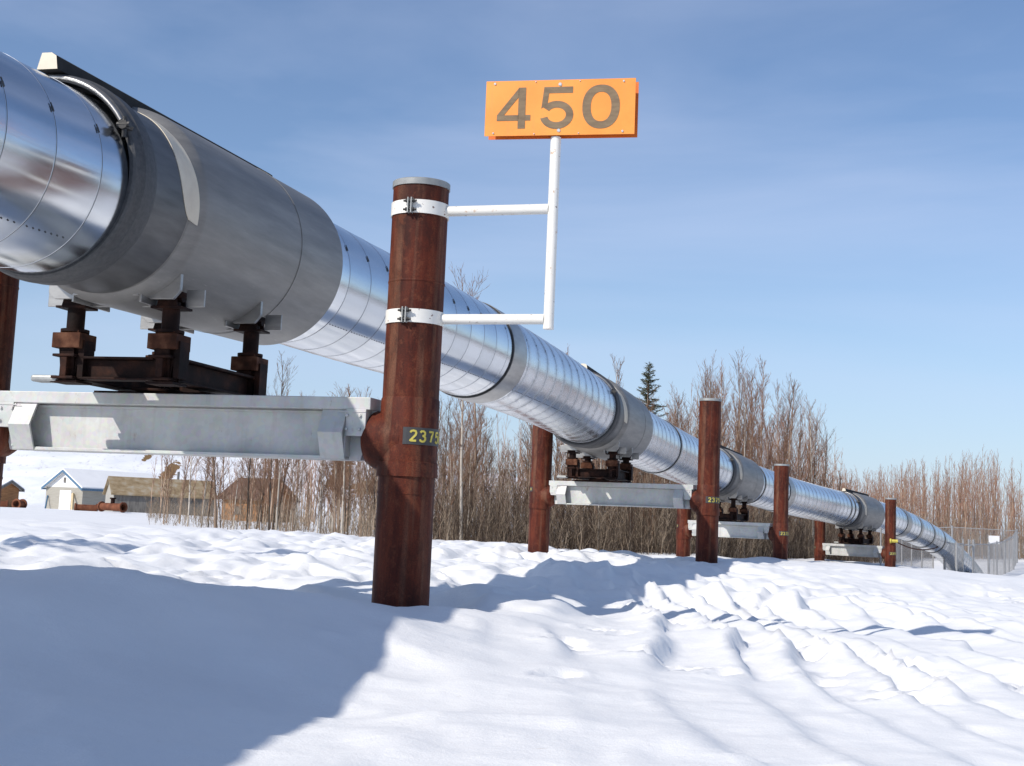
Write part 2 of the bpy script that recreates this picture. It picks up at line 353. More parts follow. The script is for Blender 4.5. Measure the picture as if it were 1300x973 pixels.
# ------------------------------------------------------------------ pipeline path
PTS = [(-5.6, -12, 3.4), (-4.65, 3.2, 3.3), (-3.93, 8.2, 3.27), (-3.05, 11.85, 3.40), (-1.97, 15.8, 3.43), (-.94, 19.4, 3.46), (.54, 24.8, 3.40), (1.97, 30.2, 3.25), (4.25, 38.0, 3.04), (6.85, 45.05, 2.74), (10.63, 53.4, 2.36), (14.92, 61.6, 2.05), (18.55, 68.0, 1.76), (21.0, 72.2, 1.32), (23.6, 76.6, .67), (25.3, 79.7, .02), (27.0, 82.6, -.75), (28.8, 85.6, -1.9)]
def catmull(P, n=60):
    P = [Vector(p) for p in P]; P = [2 * P[0] - P[1]] + P + [2 * P[-1] - P[-2]]; out = []
    for i in range(1, len(P) - 2):
        p0, p1, p2, p3 = P[i - 1:i + 3]
        d = lambda a, b: max((b - a).length, 1e-6) ** .5
        t0 = 0; t1 = d(p0, p1); t2 = t1 + d(p1, p2); t3 = t2 + d(p2, p3)
        for k in range(n):
            t = t1 + (t2 - t1) * k / n
            A1 = p0 * ((t1 - t) / (t1 - t0)) + p1 * ((t - t0) / (t1 - t0)); A2 = p1 * ((t2 - t) / (t2 - t1)) + p2 * ((t - t1) / (t2 - t1)); A3 = p2 * ((t3 - t) / (t3 - t2)) + p3 * ((t - t2) / (t3 - t2))
            B1 = A1 * ((t2 - t) / (t2 - t0)) + A2 * ((t - t0) / (t2 - t0)); B2 = A2 * ((t3 - t) / (t3 - t1)) + A3 * ((t - t1) / (t3 - t1))
            out.append(B1 * ((t2 - t) / (t2 - t1)) + B2 * ((t - t1) / (t2 - t1)))
    out.append(P[-2]); return out
PATH = catmull(PTS); CUM = [0.]
for a, b in zip(PATH, PATH[1:]): CUM.append(CUM[-1] + (b - a).length)
CUMN = np.array(CUM); PN = np.array([tuple(p) for p in PATH])
def at_s(s): return Vector([float(np.interp(s, CUMN, PN[:, k])) for k in range(3)])
def tan_s(s): return (at_s(s + .3) - at_s(s - .3)).normalized()
def s_near(p): return float(CUMN[np.argmin(((PN - np.array(p)) ** 2).sum(1))])
SS = [s_near(PTS[i]) + e for i, e in ((3, .24), (7, .1), (9, .8), (11, 1.5))]       # arc length at the four supports
PR = .705
pipe = thing('pipeline', (-3.05, 11.85, 2.7), 'shiny metal-clad oil pipeline running on supports from upper left down to the fence', 'pipeline')
def frame_at(s):
    d = tan_s(s); a = d.cross(Vector((0, 0, 1))).normalized(); return at_s(s), d, a, a.cross(d).normalized()
def jacket():
    NR = 96
    s0, s1 = 0.0, CUM[-1]
    seams = [SS[0] + .57 + .6 * k for k in range(-60, 160)]
    ks = []
    s = s0
    base = list(np.arange(s0, s1, .3))
    prof = [(b, 0., 0) for b in base]
    for q_ in seams:
        if q_ < s0 + .1 or q_ > s1 - .1: continue
        prof += [(q_ - .006, 0, 0), (q_ - .005, .0025, 1), (q_ + .004, .0025, 1), (q_ + .005, 0, 0)]
    prof.sort(key=lambda e: e[0])
    prof = [p for i_, p in enumerate(prof) if i_ == 0 or p[0] - prof[i_ - 1][0] > 1e-5]
    vs = []; uvs = []
    for (s, dr, mi) in prof:
        P, d, a, b = frame_at(s)
        pan = math.floor((s - seams[0]) / .6)
        rr = random.Random(pan); far = min(1, max(0, (s - SS[0] - 9) / 1.5)); k0 = rr.uniform(-.0012, .0012) * far
        for k in range(NR):
            t = 2 * PI * k / NR
            wob = .0005 * math.sin(2 * t + pan * 2.1) * far + k0
            vs.append(P + (a * math.cos(t) + b * math.sin(t)) * (PR + dr + wob)); uvs.append((s - seams[0], t / (2 * PI) * 4))
    fs = []; mi_ = []
    for i in range(len(prof) - 1):
        for k in range(NR): fs.append((i * NR + k, i * NR + (k + 1) % NR, (i + 1) * NR + (k + 1) % NR, (i + 1) * NR + k)); mi_.append(1 if (prof[i][2] and prof[i + 1][2]) else 0)
    fs.append(tuple(range(NR))[::-1]); mi_.append(0)
    o = LOCS[pipe.name]
    me = bpy.data.meshes.new('metal_jacket'); me.from_pydata([tuple(v - Vector(o)) for v in vs], [], fs)
    me.materials.append(M_JACK); me.materials.append(M_SEAM); me.polygons.foreach_set('material_index', mi_)
    ul = me.uv_layers.new(name='UVMap')
    li = np.zeros(len(me.loops), dtype=np.int32); me.loops.foreach_get('vertex_index', li)
    U = np.array(uvs)[li]
    # keep the seam of the wrap continuous
    ul.data.foreach_set('uv', U.ravel()); me.shade_smooth(); me.set_sharp_from_angle(angle=R_(20))
    import bmesh
    bm = bmesh.new(); bm.from_mesh(me); bmesh.ops.recalc_face_normals(bm, faces=bm.faces); bm.to_mesh(me); bm.free()
    ob = bpy.data.objects.new('metal_jacket', me); COL.objects.link(ob); ob.parent = pipe
    # latches and rivets riding on the seams
    mb = MB()
    for q_ in seams:
        if q_ < SS[0] - 6 or q_ > s1 - 8: continue
        if any(-2.1 < q_ - x < 2.0 for x in SS): continue
        P, d, a, b = frame_at(q_)
        fs_ = 1. if q_ < SS[0] + 8 else .5
        for ang in (22,):
            t = R_(ang); n_ = a * math.cos(t) + b * math.sin(t); u_ = -a * math.sin(t) + b * math.cos(t)
            Mx = Matrix((( *d[:],), (*u_[:],), (*n_[:],))).transposed().to_4x4(); Mx.translation = P + n_ * (PR + .006)
            mb.box((0, 0, 0), (.014 * fs_, .04 * fs_, .010 * fs_), Mx)
            mb.box((0, .032 * fs_, 0), (.008 * fs_, .025 * fs_, .007 * fs_), Mx)
    mb.build('strap_latch', M_SEAM, pipe)['kind'] = 'stuff'
    del mb
    # a dotted row of rivets on the panels nearest the camera
    mb = MB()
    for q_ in seams:
        if not (SS[0] - 6 < q_ < SS[0] + 14): continue
        if any(-2.6 < q_ - x < 2.0 for x in SS): continue
        for j in range(7):
            s = q_ + .06 + j * .075; P, d, a, b = frame_at(s); t = R_(-46); n_ = a * math.cos(t) + b * math.sin(t)
            mb.tube([P + n_ * (PR - .004), P + n_ * (PR + .006)], .006, 6)
    mb.build('rivet_line', M_SEAM, pipe)['kind'] = 'stuff'
jacket()
def band(s, w, name='joint_band', r=.022):
    mb = MB(); n = 9
    P, d, a, b = frame_at(s)
    mb.lathe([(-w / 2, PR + .001), (-w / 2, PR + r), (-w / 2 + .03, PR + r + .004), (w / 2 - .03, PR + r + .004), (w / 2, PR + r), (w / 2, PR + .001)], P, d, 96)
    o = mb.build(name, M_BAND, pipe, smooth=40)
    m2 = MB()
    for e in (-1, 1): m2.lathe([(e * (w / 2 + .012) - .012, PR + .001), (e * (w / 2 + .012) - .012, PR + r * .8), (e * (w / 2 + .012) + .012, PR + r * .8), (e * (w / 2 + .012) + .012, PR + .001)], P, d, 96)
    m2.build('band_gasket', M_BLACK, o)
    return o
LOCS_BAND = {}
_build0 = MB.build
def _b(s, name, mats, parent=None, **k):
    if parent is not None and parent.name not in LOCS and parent.parent is not None:
        LOCS[parent.name] = LOCS.get(parent.parent.name, (0, 0, 0))
    return _build0(s, name, mats, parent, **k)
MB.build = _b
band(SS[0] + 9.0, .72)
for sv, w in ((SS[1] + 6.7, .10), (SS[2] + 6.6, .75), (SS[3] - 3.3, .12), (SS[3] - 2.7, .10), (SS[2] + 2.6, .08), (SS[3] + 6.9, .75), (SS[3] + 9.4, .35), (SS[3] + 12.0, .16), (SS[3] + 14.2, .14)): band(sv, w)

# ------------------------------------------------------------------ saddles
def saddle(s, first=False):
    P, d, a, b = frame_at(s)
    up = Vector((0, 0, 1)); dh = Vector((d.x, d.y, 0)).normalized()
    def fr(t, ang=0.): return P + d * t
    t0, t1 = -2.05, 1.95; RB = .806
    body = MB()
    body.lathe([(-1.16, .72), (-1.16, .742), (-1.13, .742), (-1.04, RB), (-.98, RB + .004), (-.6, RB + .006), (.6, RB + .006), (t1 - .25, RB + .002), (t1, RB), (t1, RB - .012), (t1 - .3, RB - .016), (t1 - .3, .72)], P, d, 128)
    body.lathe([(.9, RB + .007), (.9, RB + .010), (.912, RB + .010), (.912, RB + .007)], P, d, 128)
    sb = body.build('saddle', [M_SAD], pipe, smooth=35)
    LOCS[sb.name] = LOCS[pipe.name]
    rim = MB()
    rim.lathe([(t0, .712), (t0 - .006, .73), (t0 - .012, .748), (t0, .765), (t0 + .04, .775), (t0 + .05, .765), (t0 + .10, .775), (t0 + .11, .785), (t0 + .15, .785), (t0 + .155, .775), (t0 + .27, .778), (t0 + .30, .765), (t0 + .33, .755), (t0 + .33, .72)], P, d, 128)
    rim.build('saddle_rim', M_RUB, sb, smooth=40)
    nk = MB(); nk.lathe([(t0 + .34, .72), (t0 + .34, .748), (t0 + .5, .744), (-1.161, .742), (-1.161, .72)], P, d, 128); nk.build('saddle_neck', M_NECK, sb, smooth=40)
    rim = MB(); rim.lathe([(t1 - .02, .712), (t1 - .02, .76), (t1 + .03, .765), (t1 + .05, .74), (t1 + .05, .712)], P, d, 96)
    rim.build('saddle_rim', M_RUB, sb, smooth=40)
    hoop = MB()   # bright half hoop over the top of the near rim, ending in a knob
    pts = []
    for k in range(33):
        t = R_(32 + (180 - 32 + 10) * k / 32); pts.append(P + d * (t0 - .015) + (a * math.cos(t) + b * math.sin(t)) * .738)
    hoop.tube(pts, .017, 10)
    hoop.build('rim_hoop', M_BAND, sb, smooth=60)
    kn = MB(); t = R_(27); c = P + d * (t0 - .03) + (a * math.cos(t) + b * math.sin(t)) * .76
    kn.tube([c - d * .05, c + d * .05], .036, 8); kn.tube([c - a * .05 - d * .03, c + a * .05 - d * .03], .022, 8); kn.tube([c - b * .09 - d * .02, c + b * .06 - d * .02], .018, 8)
    kn.build('rim_bolt', M_BLACK, sb)
    # sunlit crescent painted as a cream curved strip on the shoulder behind the near rim, widest at the side, running out to a point
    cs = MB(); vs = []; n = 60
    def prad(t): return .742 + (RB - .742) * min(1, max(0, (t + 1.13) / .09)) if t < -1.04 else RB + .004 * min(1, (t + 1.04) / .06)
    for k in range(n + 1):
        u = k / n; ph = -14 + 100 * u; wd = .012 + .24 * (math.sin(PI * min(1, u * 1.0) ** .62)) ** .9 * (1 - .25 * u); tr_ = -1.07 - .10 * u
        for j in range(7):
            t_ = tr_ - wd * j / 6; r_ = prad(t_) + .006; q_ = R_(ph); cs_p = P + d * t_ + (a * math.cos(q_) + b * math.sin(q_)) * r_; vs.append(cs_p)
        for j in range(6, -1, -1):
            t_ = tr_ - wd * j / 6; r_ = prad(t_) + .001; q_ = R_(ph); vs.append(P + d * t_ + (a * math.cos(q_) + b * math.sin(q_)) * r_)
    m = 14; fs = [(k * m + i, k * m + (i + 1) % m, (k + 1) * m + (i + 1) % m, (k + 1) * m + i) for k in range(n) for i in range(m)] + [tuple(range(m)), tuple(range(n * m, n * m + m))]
    cs.add(vs, fs); cs.build('painted_sun_crescent', M_CREAM, sb, smooth=35)
    # long rail on top
    rl = MB(); Mx = Matrix(((*d[:],), (*(-a)[:],), (*b[:],))).transposed().to_4x4(); Mx.translation = P
    zb = RB - .03
    o = -.03
    for k_, (yy0, yy1) in enumerate(((-.075, .075),)):
        vs = []
        for tt in (-2.13, 1.72):
            vs += [Mx @ Vector((tt, -.085 + o, zb)), Mx @ Vector((tt, -.07 + o, zb + .10)), Mx @ Vector((tt, -.03 + o, zb + .125)), Mx @ Vector((tt, .05 + o, zb + .125)), Mx @ Vector((tt, .085 + o, zb))]
        rl.add(vs, [(0, 5, 6, 1), (1, 6, 7, 2), (2, 7, 8, 3), (3, 8, 9, 4), (4, 9, 5, 0), (9, 8, 7, 6, 5)], 0)
        vs2 = [Mx @ Vector((-2.133, v[1], v[2])) for v in ((0, -.085 + o, zb), (0, -.07 + o, zb + .10), (0, -.03 + o, zb + .125), (0, .05 + o, zb + .125), (0, .085 + o, zb))]
        rl.add(vs2, [(0, 1, 2, 3, 4)], 1)
    rl.build('top_rail', [M_DARKRAIL, M_CREAM], sb)
    # shoe: base frame, four legs
    zt = BEAMZ[s]          # beam top height
    ex = dh.cross(up).normalized()      # to the right of the pipe
    W2, L2 = .43, .76
    def Mloc(x, y, z):
        Mt = Matrix(((*ex[:],), (*dh[:],), (0, 0, 1))).transposed().to_4x4(); Mt.translation = Vector((P.x, P.y, 0)) + ex * x + dh * y + up * z; return Mt
    fr_ = MB()
    for sx in (-1, 1):
        Mt = Mloc(sx * W2, 0, zt + .155)
        fr_.box((0, 0, -.085), (.2, L2 * 2 + .3, .022), Mt); fr_.box((0, 0, .095), (.2, L2 * 2 + .3, .022), Mt); fr_.box((0, 0, .005), (.06, L2 * 2 + .28, .16), Mt)
    for sy in (-1, 1):
        Mt = Mloc(0, sy * L2, zt + .155)
        fr_.box((0, 0, -.084), (W2 * 2 - .182, .16, .02), Mt); fr_.box((0, 0, .084), (W2 * 2 - .182, .16, .02), Mt); fr_.box((0, -sy * .0, 0), (W2 * 2 - .182, .03, .148), Mt)
    fr_.box((0, 0, .012), (.34, .5, .022), Mloc(0, 0, zt + .03)); fr_.box((0, 0, .012), (1.1, .42, .03), Mloc(0, 0, zt))
    if first: pass
    fo = fr_.build('base_frame', M_DRUST, sb, bevel=.006)
    pad = MB(); pad.box((-W2 - .17, -L2 - .02, zt + .075), (.24, .14, .055), Matrix(((*ex[:], P.x), (*dh[:], P.y), (0, 0, 1, 0), (0, 0, 0, 1))) if False else None) if False else None
    Mt = Mloc(-W2 - .18, -L2 - .05, zt + .06); pad.box((0, 0, 0), (.24, .16, .055), Mt); pad.build('slide_pad', M_CAPZ, fo, bevel=.02)
    # axis bottom
    for sx in (-1, 1):
        for sy in (-1, 1):
            x, y = sx * W2, sy * L2
            Pa = P + d * y
            zc = Pa.z
            ztop = zc - math.sqrt(RB ** 2 - x * x)       # underside of body above this foot
            z0 = zt + .03
            L = MB(); Mt = Mloc(x, y, z0)
            hgt = ztop - z0
            L.box((0, 0, .01), (.24, .24, .02), Mt)
            for ang in (0, 90):
                Mr = Mt @ Matrix.Rotation(R_(ang + 0), 4, 'Z')
                L.prism([(-.115, .02), (.115, .02), (.085, .30), (-.085, .30)], -.012, .012, Mr)
                L.prism([(-.06, .02), (.06, .02), (.10, .30), (-.10, .30)], -.06, .06, Mr)
            L.tube([Mt @ Vector((0, 0, .02)), Mt @ Vector((0, 0, hgt - .08))], .072, 20)
            L.tube([Mt @ Vector((0, 0, .42)), Mt @ Vector((0, 0, .445))], .115, 20); L.box((.12, 0, .2), (.05, .16, .30), Mt)
            Lo = L.build('support_leg', M_DRUST, sb, smooth=30)
            B = MB(); B.box((0, 0, .345), (.255, .255, .125), Mt); B.box((0, .0, .418), (.17, .17, .03), Mt); B.build('collar_block', M_PRUST, Lo, bevel=.006)
            T = MB(); B2 = Mt
            ht = hgt
            T.box((0, 0, ht - .13), (.27, .20, .018), Mt @ Matrix.Rotation(R_(0), 4, 'X'))
            for e in (-1, 1):
                T.prism([(-.09, ht - .12), (.09, ht - .12), (.075, ht - .03), (.03, ht + .03), (-.05, ht + .03)], e * .075 - .012, e * .075 + .012, Mt)
            T.tube([Mt @ Vector((-.1, 0, ht - .045)), Mt @ Vector((.1, 0, ht - .045))], .035, 12)
            T.tube([Mt @ Vector((sx * .08, -.12, ht - .02)), Mt @ Vector((sx * .08, .12, ht - .02))], .03, 12)
            T.build('clevis', M_DRUST, Lo)
            # grey lug plate bolted below the saddle
            G = MB()
            G.prism([(-.16, ht + .015), (.16, ht + .015 + (.09 if sx > 0 else .0)), (.16, ht - .03), (.10, ht - .10), (-.10, ht - .10), (-.16, ht - .05)], -.20, -.16, Mt @ Matrix.Translation((0, .02, .02)))
            G.box((sx * -.13, 0, ht - .045), (.02, .56, .15), Mt); G.box((sx * -.18, 0, ht - .06), (.08, .60, .02), Mt); G.box((.20, .02, ht - .045), (.16, .02, .14), Mt); G.box((-.20, .02, ht - .045), (.16, .02, .14), Mt)
            for yy in (-.18, .18): G.tube([Mt @ Vector((sx * -.155, yy, ht - .045)), Mt @ Vector((sx * -.11, yy, ht - .045))], .017, 8)
            G.build('lug_plate', M_BAND if sx > 0 else M_BAND, sb, bevel=.004)
BEAMZ = {}
SUP = [dict(F=(-.80, 11.30), B=(-4.67, 12.40), z=1.925, ft=3.715, bt=3.7), dict(F=(4.22, 29.40), B=(.76, 30.95), z=1.885, ft=3.70, bt=3.45),
       dict(F=(8.58, 43.90), B=(5.86, 46.2), z=1.235, ft=3.08, bt=2.85), dict(F=(16.45, 60.20), B=(14.05, 62.9), z=.56, ft=2.60, bt=2.5)]
for s, d in zip(SS, SUP): BEAMZ[s] = d['z']
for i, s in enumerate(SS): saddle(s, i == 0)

# ------------------------------------------------------------------ posts
DIG = {'2': [[(.08, .80), (.2, .95), (.5, 1), (.8, .95), (.9, .78), (.82, .6), (.1, .06), (.1, .0)], [(.1, .05), (.92, .05)]],
       '3': [[(.08, .84), (.25, .97), (.55, .98), (.82, .86), (.82, .66), (.6, .54), (.4, .53)], [(.6, .52), (.86, .4), (.88, .2), (.7, .04), (.4, 0), (.15, .05), (.05, .2)]],
       '7': [[(.06, .96), (.92, .96), (.6, .5), (.4, 0)]],
       '5': [[(.88, .96), (.2, .96), (.14, .52), (.4, .62), (.7, .58), (.9, .38), (.86, .15), (.62, 0), (.3, 0), (.06, .14)]],
       '0': [[(.36, .98), (.14, .82), (.08, .5), (.14, .18), (.36, .02)], [(.64, .98), (.86, .82), (.92, .5), (.86, .18), (.64, .02)]],
       '1': [[(.25, .8), (.55, 1), (.55, 0)]], '4': [[(.7, 0), (.7, 1), (.05, .3), (.95, .3)]], '8': [[(.5, .52), (.15, .7), (.3, .98), (.7, .98), (.85, .7), (.5, .52), (.1, .3), (.25, .02), (.75, .02), (.9, .3), (.5, .52)]], '9': [[(.85, .6), (.5, .42), (.15, .6), (.2, .9), (.5, 1), (.8, .9), (.85, .6), (.8, .25), (.5, 0), (.15, .1)]]}
def stroke_digits(text, w, h, gap, th, place, mb, off=0):
    x = -(len(text) * w + (len(text) - 1) * gap) / 2 + off
    for ch in text:
        for st in DIG[ch]:
            pts = [(x + px * w, (py - .5) * h) for px, py in st]
            # resample
            P2 = []
            for (x0, y0), (x1, y1) in zip(pts, pts[1:]):
                n = max(1, int(math.hypot(x1 - x0, y1 - y0) / (w * .25)))
                P2 += [(x0 + (x1 - x0) * i / n, y0 + (y1 - y0) * i / n) for i in range(n)]
            P2.append(pts[-1])
            vs = []
            for i, (px, py) in enumerate(P2):
                ax_, ay = P2[max(i - 1, 0)]; bx, by = P2[min(i + 1, len(P2) - 1)]
                L = math.hypot(bx - ax_, by - ay) or 1; nx_, ny_ = -(by - ay) / L * th / 2, (bx - ax_) / L * th / 2
                for sgn in (1, -1):
                    for dep in (0, 1): vs.append(place(px + sgn * nx_, py + sgn * ny_, dep))
            fs = []
            for i in range(len(P2) - 1):
                o = i * 4
                fs += [(o, o + 4, o + 6, o + 2), (o + 1, o + 3, o + 7, o + 5), (o, o + 1, o + 5, o + 4), (o + 2, o + 6, o + 7, o + 3)]
            mb.add(vs, fs)
        x += w + gap
RP = .2285
def post(xy, top, zb, other, label, group, number, ang_plate, front, extra=None):
    x, y = xy; g0 = gz(x, y) - .6
    t = thing('support_post', (x, y, gz(x, y)), label, 'post', group)
    dx = Vector((other[0] - x, other[1] - y, 0)).normalized()
    sh = MB(); sh.lathe([(0, RP), (zb - .63 - g0, RP), (top - .04 - g0, RP)], (x, y, g0), (0, 0, 1), 64); pass
    sh.lathe([(top - .04 - g0, RP), (top - .04 - g0, .01)], (x, y, g0), (0, 0, 1), 64)
    for wz in (zb + .95,):
        sh.lathe([(wz - g0 - .012, RP - .001), (wz - g0 - .006, RP + .004), (wz - g0 + .006, RP + .004), (wz - g0 + .012, RP - .001)], (x, y, g0), (0, 0, 1), 64)
    sh.build('pile_shaft', M_RUST, t, smooth=40)
    sl = MB(); a0 = zb - .62; a1 = zb + .01
    sl.lathe([(a0 - .0, RP), (a0, RP + .017), (a0 + .115, RP + .017), (a0 + .12, RP + .008), (a1 - .012, RP + .008), (a1, RP)], (x, y, 0), (0, 0, 1), 64)
    c = Vector((x, y, zb - .33))
    sl.lathe([(0, .24), (.27, .235), (.33, .20), (.36, .14), (.362, .02)], c, dx, 40)
    sl.lathe([(zb - .76, RP), (zb - .76, RP + .004), (zb - .74, RP + .004), (zb - .74, RP)], (x, y, 0), (0, 0, 1), 64)
    sl.build('bracket_sleeve', M_RUST, t, smooth=35)
    cp = MB(); cp.lathe([(top - .055, RP), (top - .055, RP + .009), (top - .006, RP + .009), (top, RP + .002), (top + .006, .12), (top + .008, .005)], (x, y, 0), (0, 0, 1), 64)
    cp.build('post_cap', M_CAPZ, t, smooth=40)
    # number plate wrapped round the sleeve, facing the camera side
    ca = math.atan2(-y, -x) if front else math.atan2(-y, -x)
    rr = RP + .009
    pl = MB(); w = .46 if front else .1; h = .135 if front else .1; zc = zb - .30 if front else zb - .2
    vs = []; n = 16
    for k in range(n + 1):
        th = ca + R_(ang_plate) + (k / n - .5) * w / rr
        for (r, z) in ((rr, -h / 2), (rr, h / 2), (rr + .003, h / 2), (rr + .003, -h / 2)): vs.append((x + r * math.cos(th), y + r * math.sin(th), zc + z))
    fs = [(k * 4 + i, k * 4 + (i + 1) % 4, k * 4 + 4 + (i + 1) % 4, k * 4 + 4 + i) for k in range(n) for i in range(4)] + [(0, 1, 2, 3), (n * 4 + 3, n * 4 + 2, n * 4 + 1, n * 4)]
    pl.add(vs, fs); po = pl.build('number_plate', M_PLATE, t)
    dg = MB()
    def place(px, py, dep): th = ca + R_(ang_plate) + px / rr; r = rr + .004 + dep * .003; return (x + r * math.cos(th), y + r * math.sin(th), zc + py)
    if front: stroke_digits(number, .056, .084, .024, .0165, place, dg, .012)
    else: stroke_digits('1', .03, .05, .01, .02, place, dg)
    dg.build('plate_digits', M_YEL, po)
    return t
labels = [('tall rusty steel post in the foreground carrying the orange 450 sign', 'dark shaded post at the left edge, at the left end of the nearest crossbeam'),
          ('rusty steel post right of the spruce, front leg of the second support from the camera', 'rusty steel post below the pipe between the foreground post and the second crossbeam'),
          ('rusty post at the right end of the third crossbeam, mid-height between two others', 'short thin rusty post seen just left of the tall post right of the second crossbeam'),
          ('rusty steel post farthest to the right, beside the chain-link fence, with a small yellow tag', 'distant short rusty post under the pipe at the left end of the farthest crossbeam')]
posts = []
for k, d in enumerate(SUP):
    posts.append(post(d['F'], d['ft'], d['z'], d['B'], labels[k][0], 'rusty posts of the pipeline supports', str(23750 + k), 44, True))
    posts.append(post(d['B'], d['bt'], d['z'], d['F'], labels[k][1], 'rusty posts of the pipeline supports', '', -60, False))

# ------------------------------------------------------------------ crossbeams
blab = ['pale galvanised steel crossbeam nearest the camera, spanning the lower left', 'galvanised crossbeam of the second support, between two rusty posts under the pipe', 'shaded galvanised crossbeam partly hidden behind the tall post right of the spruce', 'smallest galvanised crossbeam, farthest along the pipeline near the fence']
for k, d in enumerate(SUP):
    F = Vector((*d['F'], 0)); B = Vector((*d['B'], 0)); c = (F + B) / 2; L = (F - B).length; ex = (F - B).normalized(); ey = Vector((ex.y, -ex.x, 0))
    if ey.y > 0: ey = -ey
    t = thing('crossbeam', (c.x, c.y, d['z']), blab[k], 'beam', 'crossbeams under the pipeline')
    Mt = Matrix(((*ex[:],), (*ey[:],), (0, 0, 1))).transposed().to_4x4(); Mt.translation = (c.x, c.y, d['z'])
    m = L / 2 - .60
    mb = MB(); mb.box((0, 0, -.05), (L - .54, .38, .1), Mt); mb.build('top_flange', M_GALV, t, bevel=.006)
    mb = MB(); mb.box((0, 0, -.285), (2 * m + .24, .14, .37), Mt); 
    mb.prism([(-m - .12, -.1), (-m - .34, -.1), (-m - .22, -.50), (-m - .12, -.50)], -.07, .07, Mt); mb.prism([(m + .12, -.1), (m + .34, -.1), (m + .22, -.50), (m + .12, -.50)], -.07, .07, Mt)
    mb.box((0, .08, -.12), (2 * m - .1, .02, .018), Mt)
    mb.build('web', M_GALV, t)
    mb = MB(); mb.box((0, 0, -.487), (2 * m + .22, .33, .026), Mt); mb.build('bottom_flange', M_GALV, t, bevel=.003)
    for e in (-1, 1):
        mb = MB(); x0 = e * (m + .02); w = .21
        # bent plate: (y, z) outline swept along x
        for f in (1, -1):
            out = [(.172, -.10), (.265, -.29), (.172, -.50), (.150, -.50), (.243, -.29), (.150, -.10)]
            vs = [Mt @ Vector((x0 + s_ * w / 2, f * yy, zz)) for s_ in (-1, 1) for yy, zz in out]; n = 6
            mb.add(vs, [tuple(range(n)), tuple(range(n, 2 * n))[::-1]] + [(i, (i + 1) % n, n + (i + 1) % n, n + i) for i in range(n)])
            mb.box((x0 + e * .1, f * .12, -.29), (.016, .14, .37), Mt)
        mb.build('bent_stiffener', M_GALV, t, bevel=.003)
        mb = MB(); xe = L / 2 - .30; xs = m + .13
        mb.box((e * (xs + xe) / 2, 0, -.205), (xe - xs, .40, .215), Mt); mb.box((e * (xe - .12), .203, -.118), (.24, .006, .008), Mt)
        for bz in (-.15, -.26):
            for bx_ in (.05, .16): mb.tube([Mt @ Vector((e * (xe - bx_), .198, bz)), Mt @ Vector((e * (xe - bx_), .216, bz))], .014, 6)
        mb.build('end_box', M_GALV, t, bevel=.004)

# ------------------------------------------------------------------ mile marker sign
px0, py0 = -.80, 11.30
ya = R_(17); ad = Vector((math.cos(ya), -math.sin(ya), 0))
sp = Vector((px0, py0, 0)) + ad * 1.13
sign = thing('mile_marker_sign', (sp.x, sp.y, 2.5), 'orange 450 sign on a white pole strapped to the tallest rusty post', 'sign')
ZT, ZL = 3.475, 2.585
mb = MB(); mb.tube([(sp.x, sp.y, 2.515), (sp.x, sp.y, 4.06)], .042, 24); mb.tube([(sp.x, sp.y, 2.525), (sp.x, sp.y, 2.505)], .043, 24); mb.build('pole', M_WHITE, sign, smooth=40)
for zz in (ZT, ZL):
    p0 = Vector((px0, py0, zz)) + ad * (RP + .005); p1 = Vector((sp.x, sp.y, zz)) - ad * .034
    mb = MB(); mb.tube([p0, p1], .042, 20); mb.build('arm', M_WHITE, sign, smooth=40)
    mb = MB(); mb.lathe([(zz - .055, RP + .0005), (zz - .055, RP + .010), (zz + .055, RP + .010), (zz + .055, RP + .0005)], (px0, py0, 0), (0, 0, 1), 64)
    bo = mb.build('clamp_band', M_WHITE, sign, smooth=40)
    th = math.atan2(-py0, -px0) - R_(19)
    Mr = Matrix.Translation((px0, py0, zz)) @ Matrix.Rotation(th, 4, 'Z')
    mb = MB()
    for e in (-1, 1): mb.box((RP + .028, e * .014, 0), (.05, .008, .125), Mr, 0)
    for q_ in (-.035, .035):
        mb.tube([Mr @ Vector((RP + .035, -.055, q_)), Mr @ Vector((RP + .035, .055, q_))], .009, 8, mi=1)
        for e in (-1, 1): mb.tube([Mr @ Vector((RP + .035, e * .022, q_)), Mr @ Vector((RP + .035, e * .036, q_))], .017, 6, mi=1)
    mb.build('clamp_bolt', [M_CAPZ, M_BLACK], bo)
# panel
yb = R_(11.5); sx = Vector((math.cos(yb), -math.sin(yb), 0)); nrm = Vector((-sx.y * -1 if False else -math.sin(yb), -math.cos(yb), 0))
Ms = Matrix(((*sx[:],), (*(-nrm)[:],), (0, 0, 1))).transposed().to_4x4(); Ms.translation = Vector((sp.x, sp.y, 4.292)) + nrm * .055 + sx * .03
Ms = Ms @ Matrix.Rotation(R_(-.2), 4, 'Y')
mb = MB(); mb.box((0, 0, 0), (1.215, .004, .457), Ms); fp = mb.build('front_panel', M_ORANGE, sign, bevel=.001)
mb = MB(); mb.box((.012, .102, 0.0), (1.215, .004, .457), Ms); mb.box((.0, .052, -.19), (1.1, .05, .02), Ms, 0); mb.box((0.0, .052, .19), (1.1, .05, .02), Ms, 0)
mb.build('rear_panel', M_ORANGE2, sign)
mb = MB()
def poly(pts, holes=None):
    return pts
def outline(pts, y0=-.0045, y1=-.002):
    n = len(pts); vs = [Ms @ Vector((p[0], y0, p[1])) for p in pts] + [Ms @ Vector((p[0], y1, p[1])) for p in pts]
    mb.add(vs, [tuple(range(n))] + [tuple(range(n, 2 * n))[::-1]] + [(i, (i + 1) % n, n + (i + 1) % n, n + i) for i in range(n)])
def strip(outer, inner):
    n = len(outer)
    for i in range(n - 1): outline([outer[i], outer[i + 1], inner[i + 1], inner[i]])
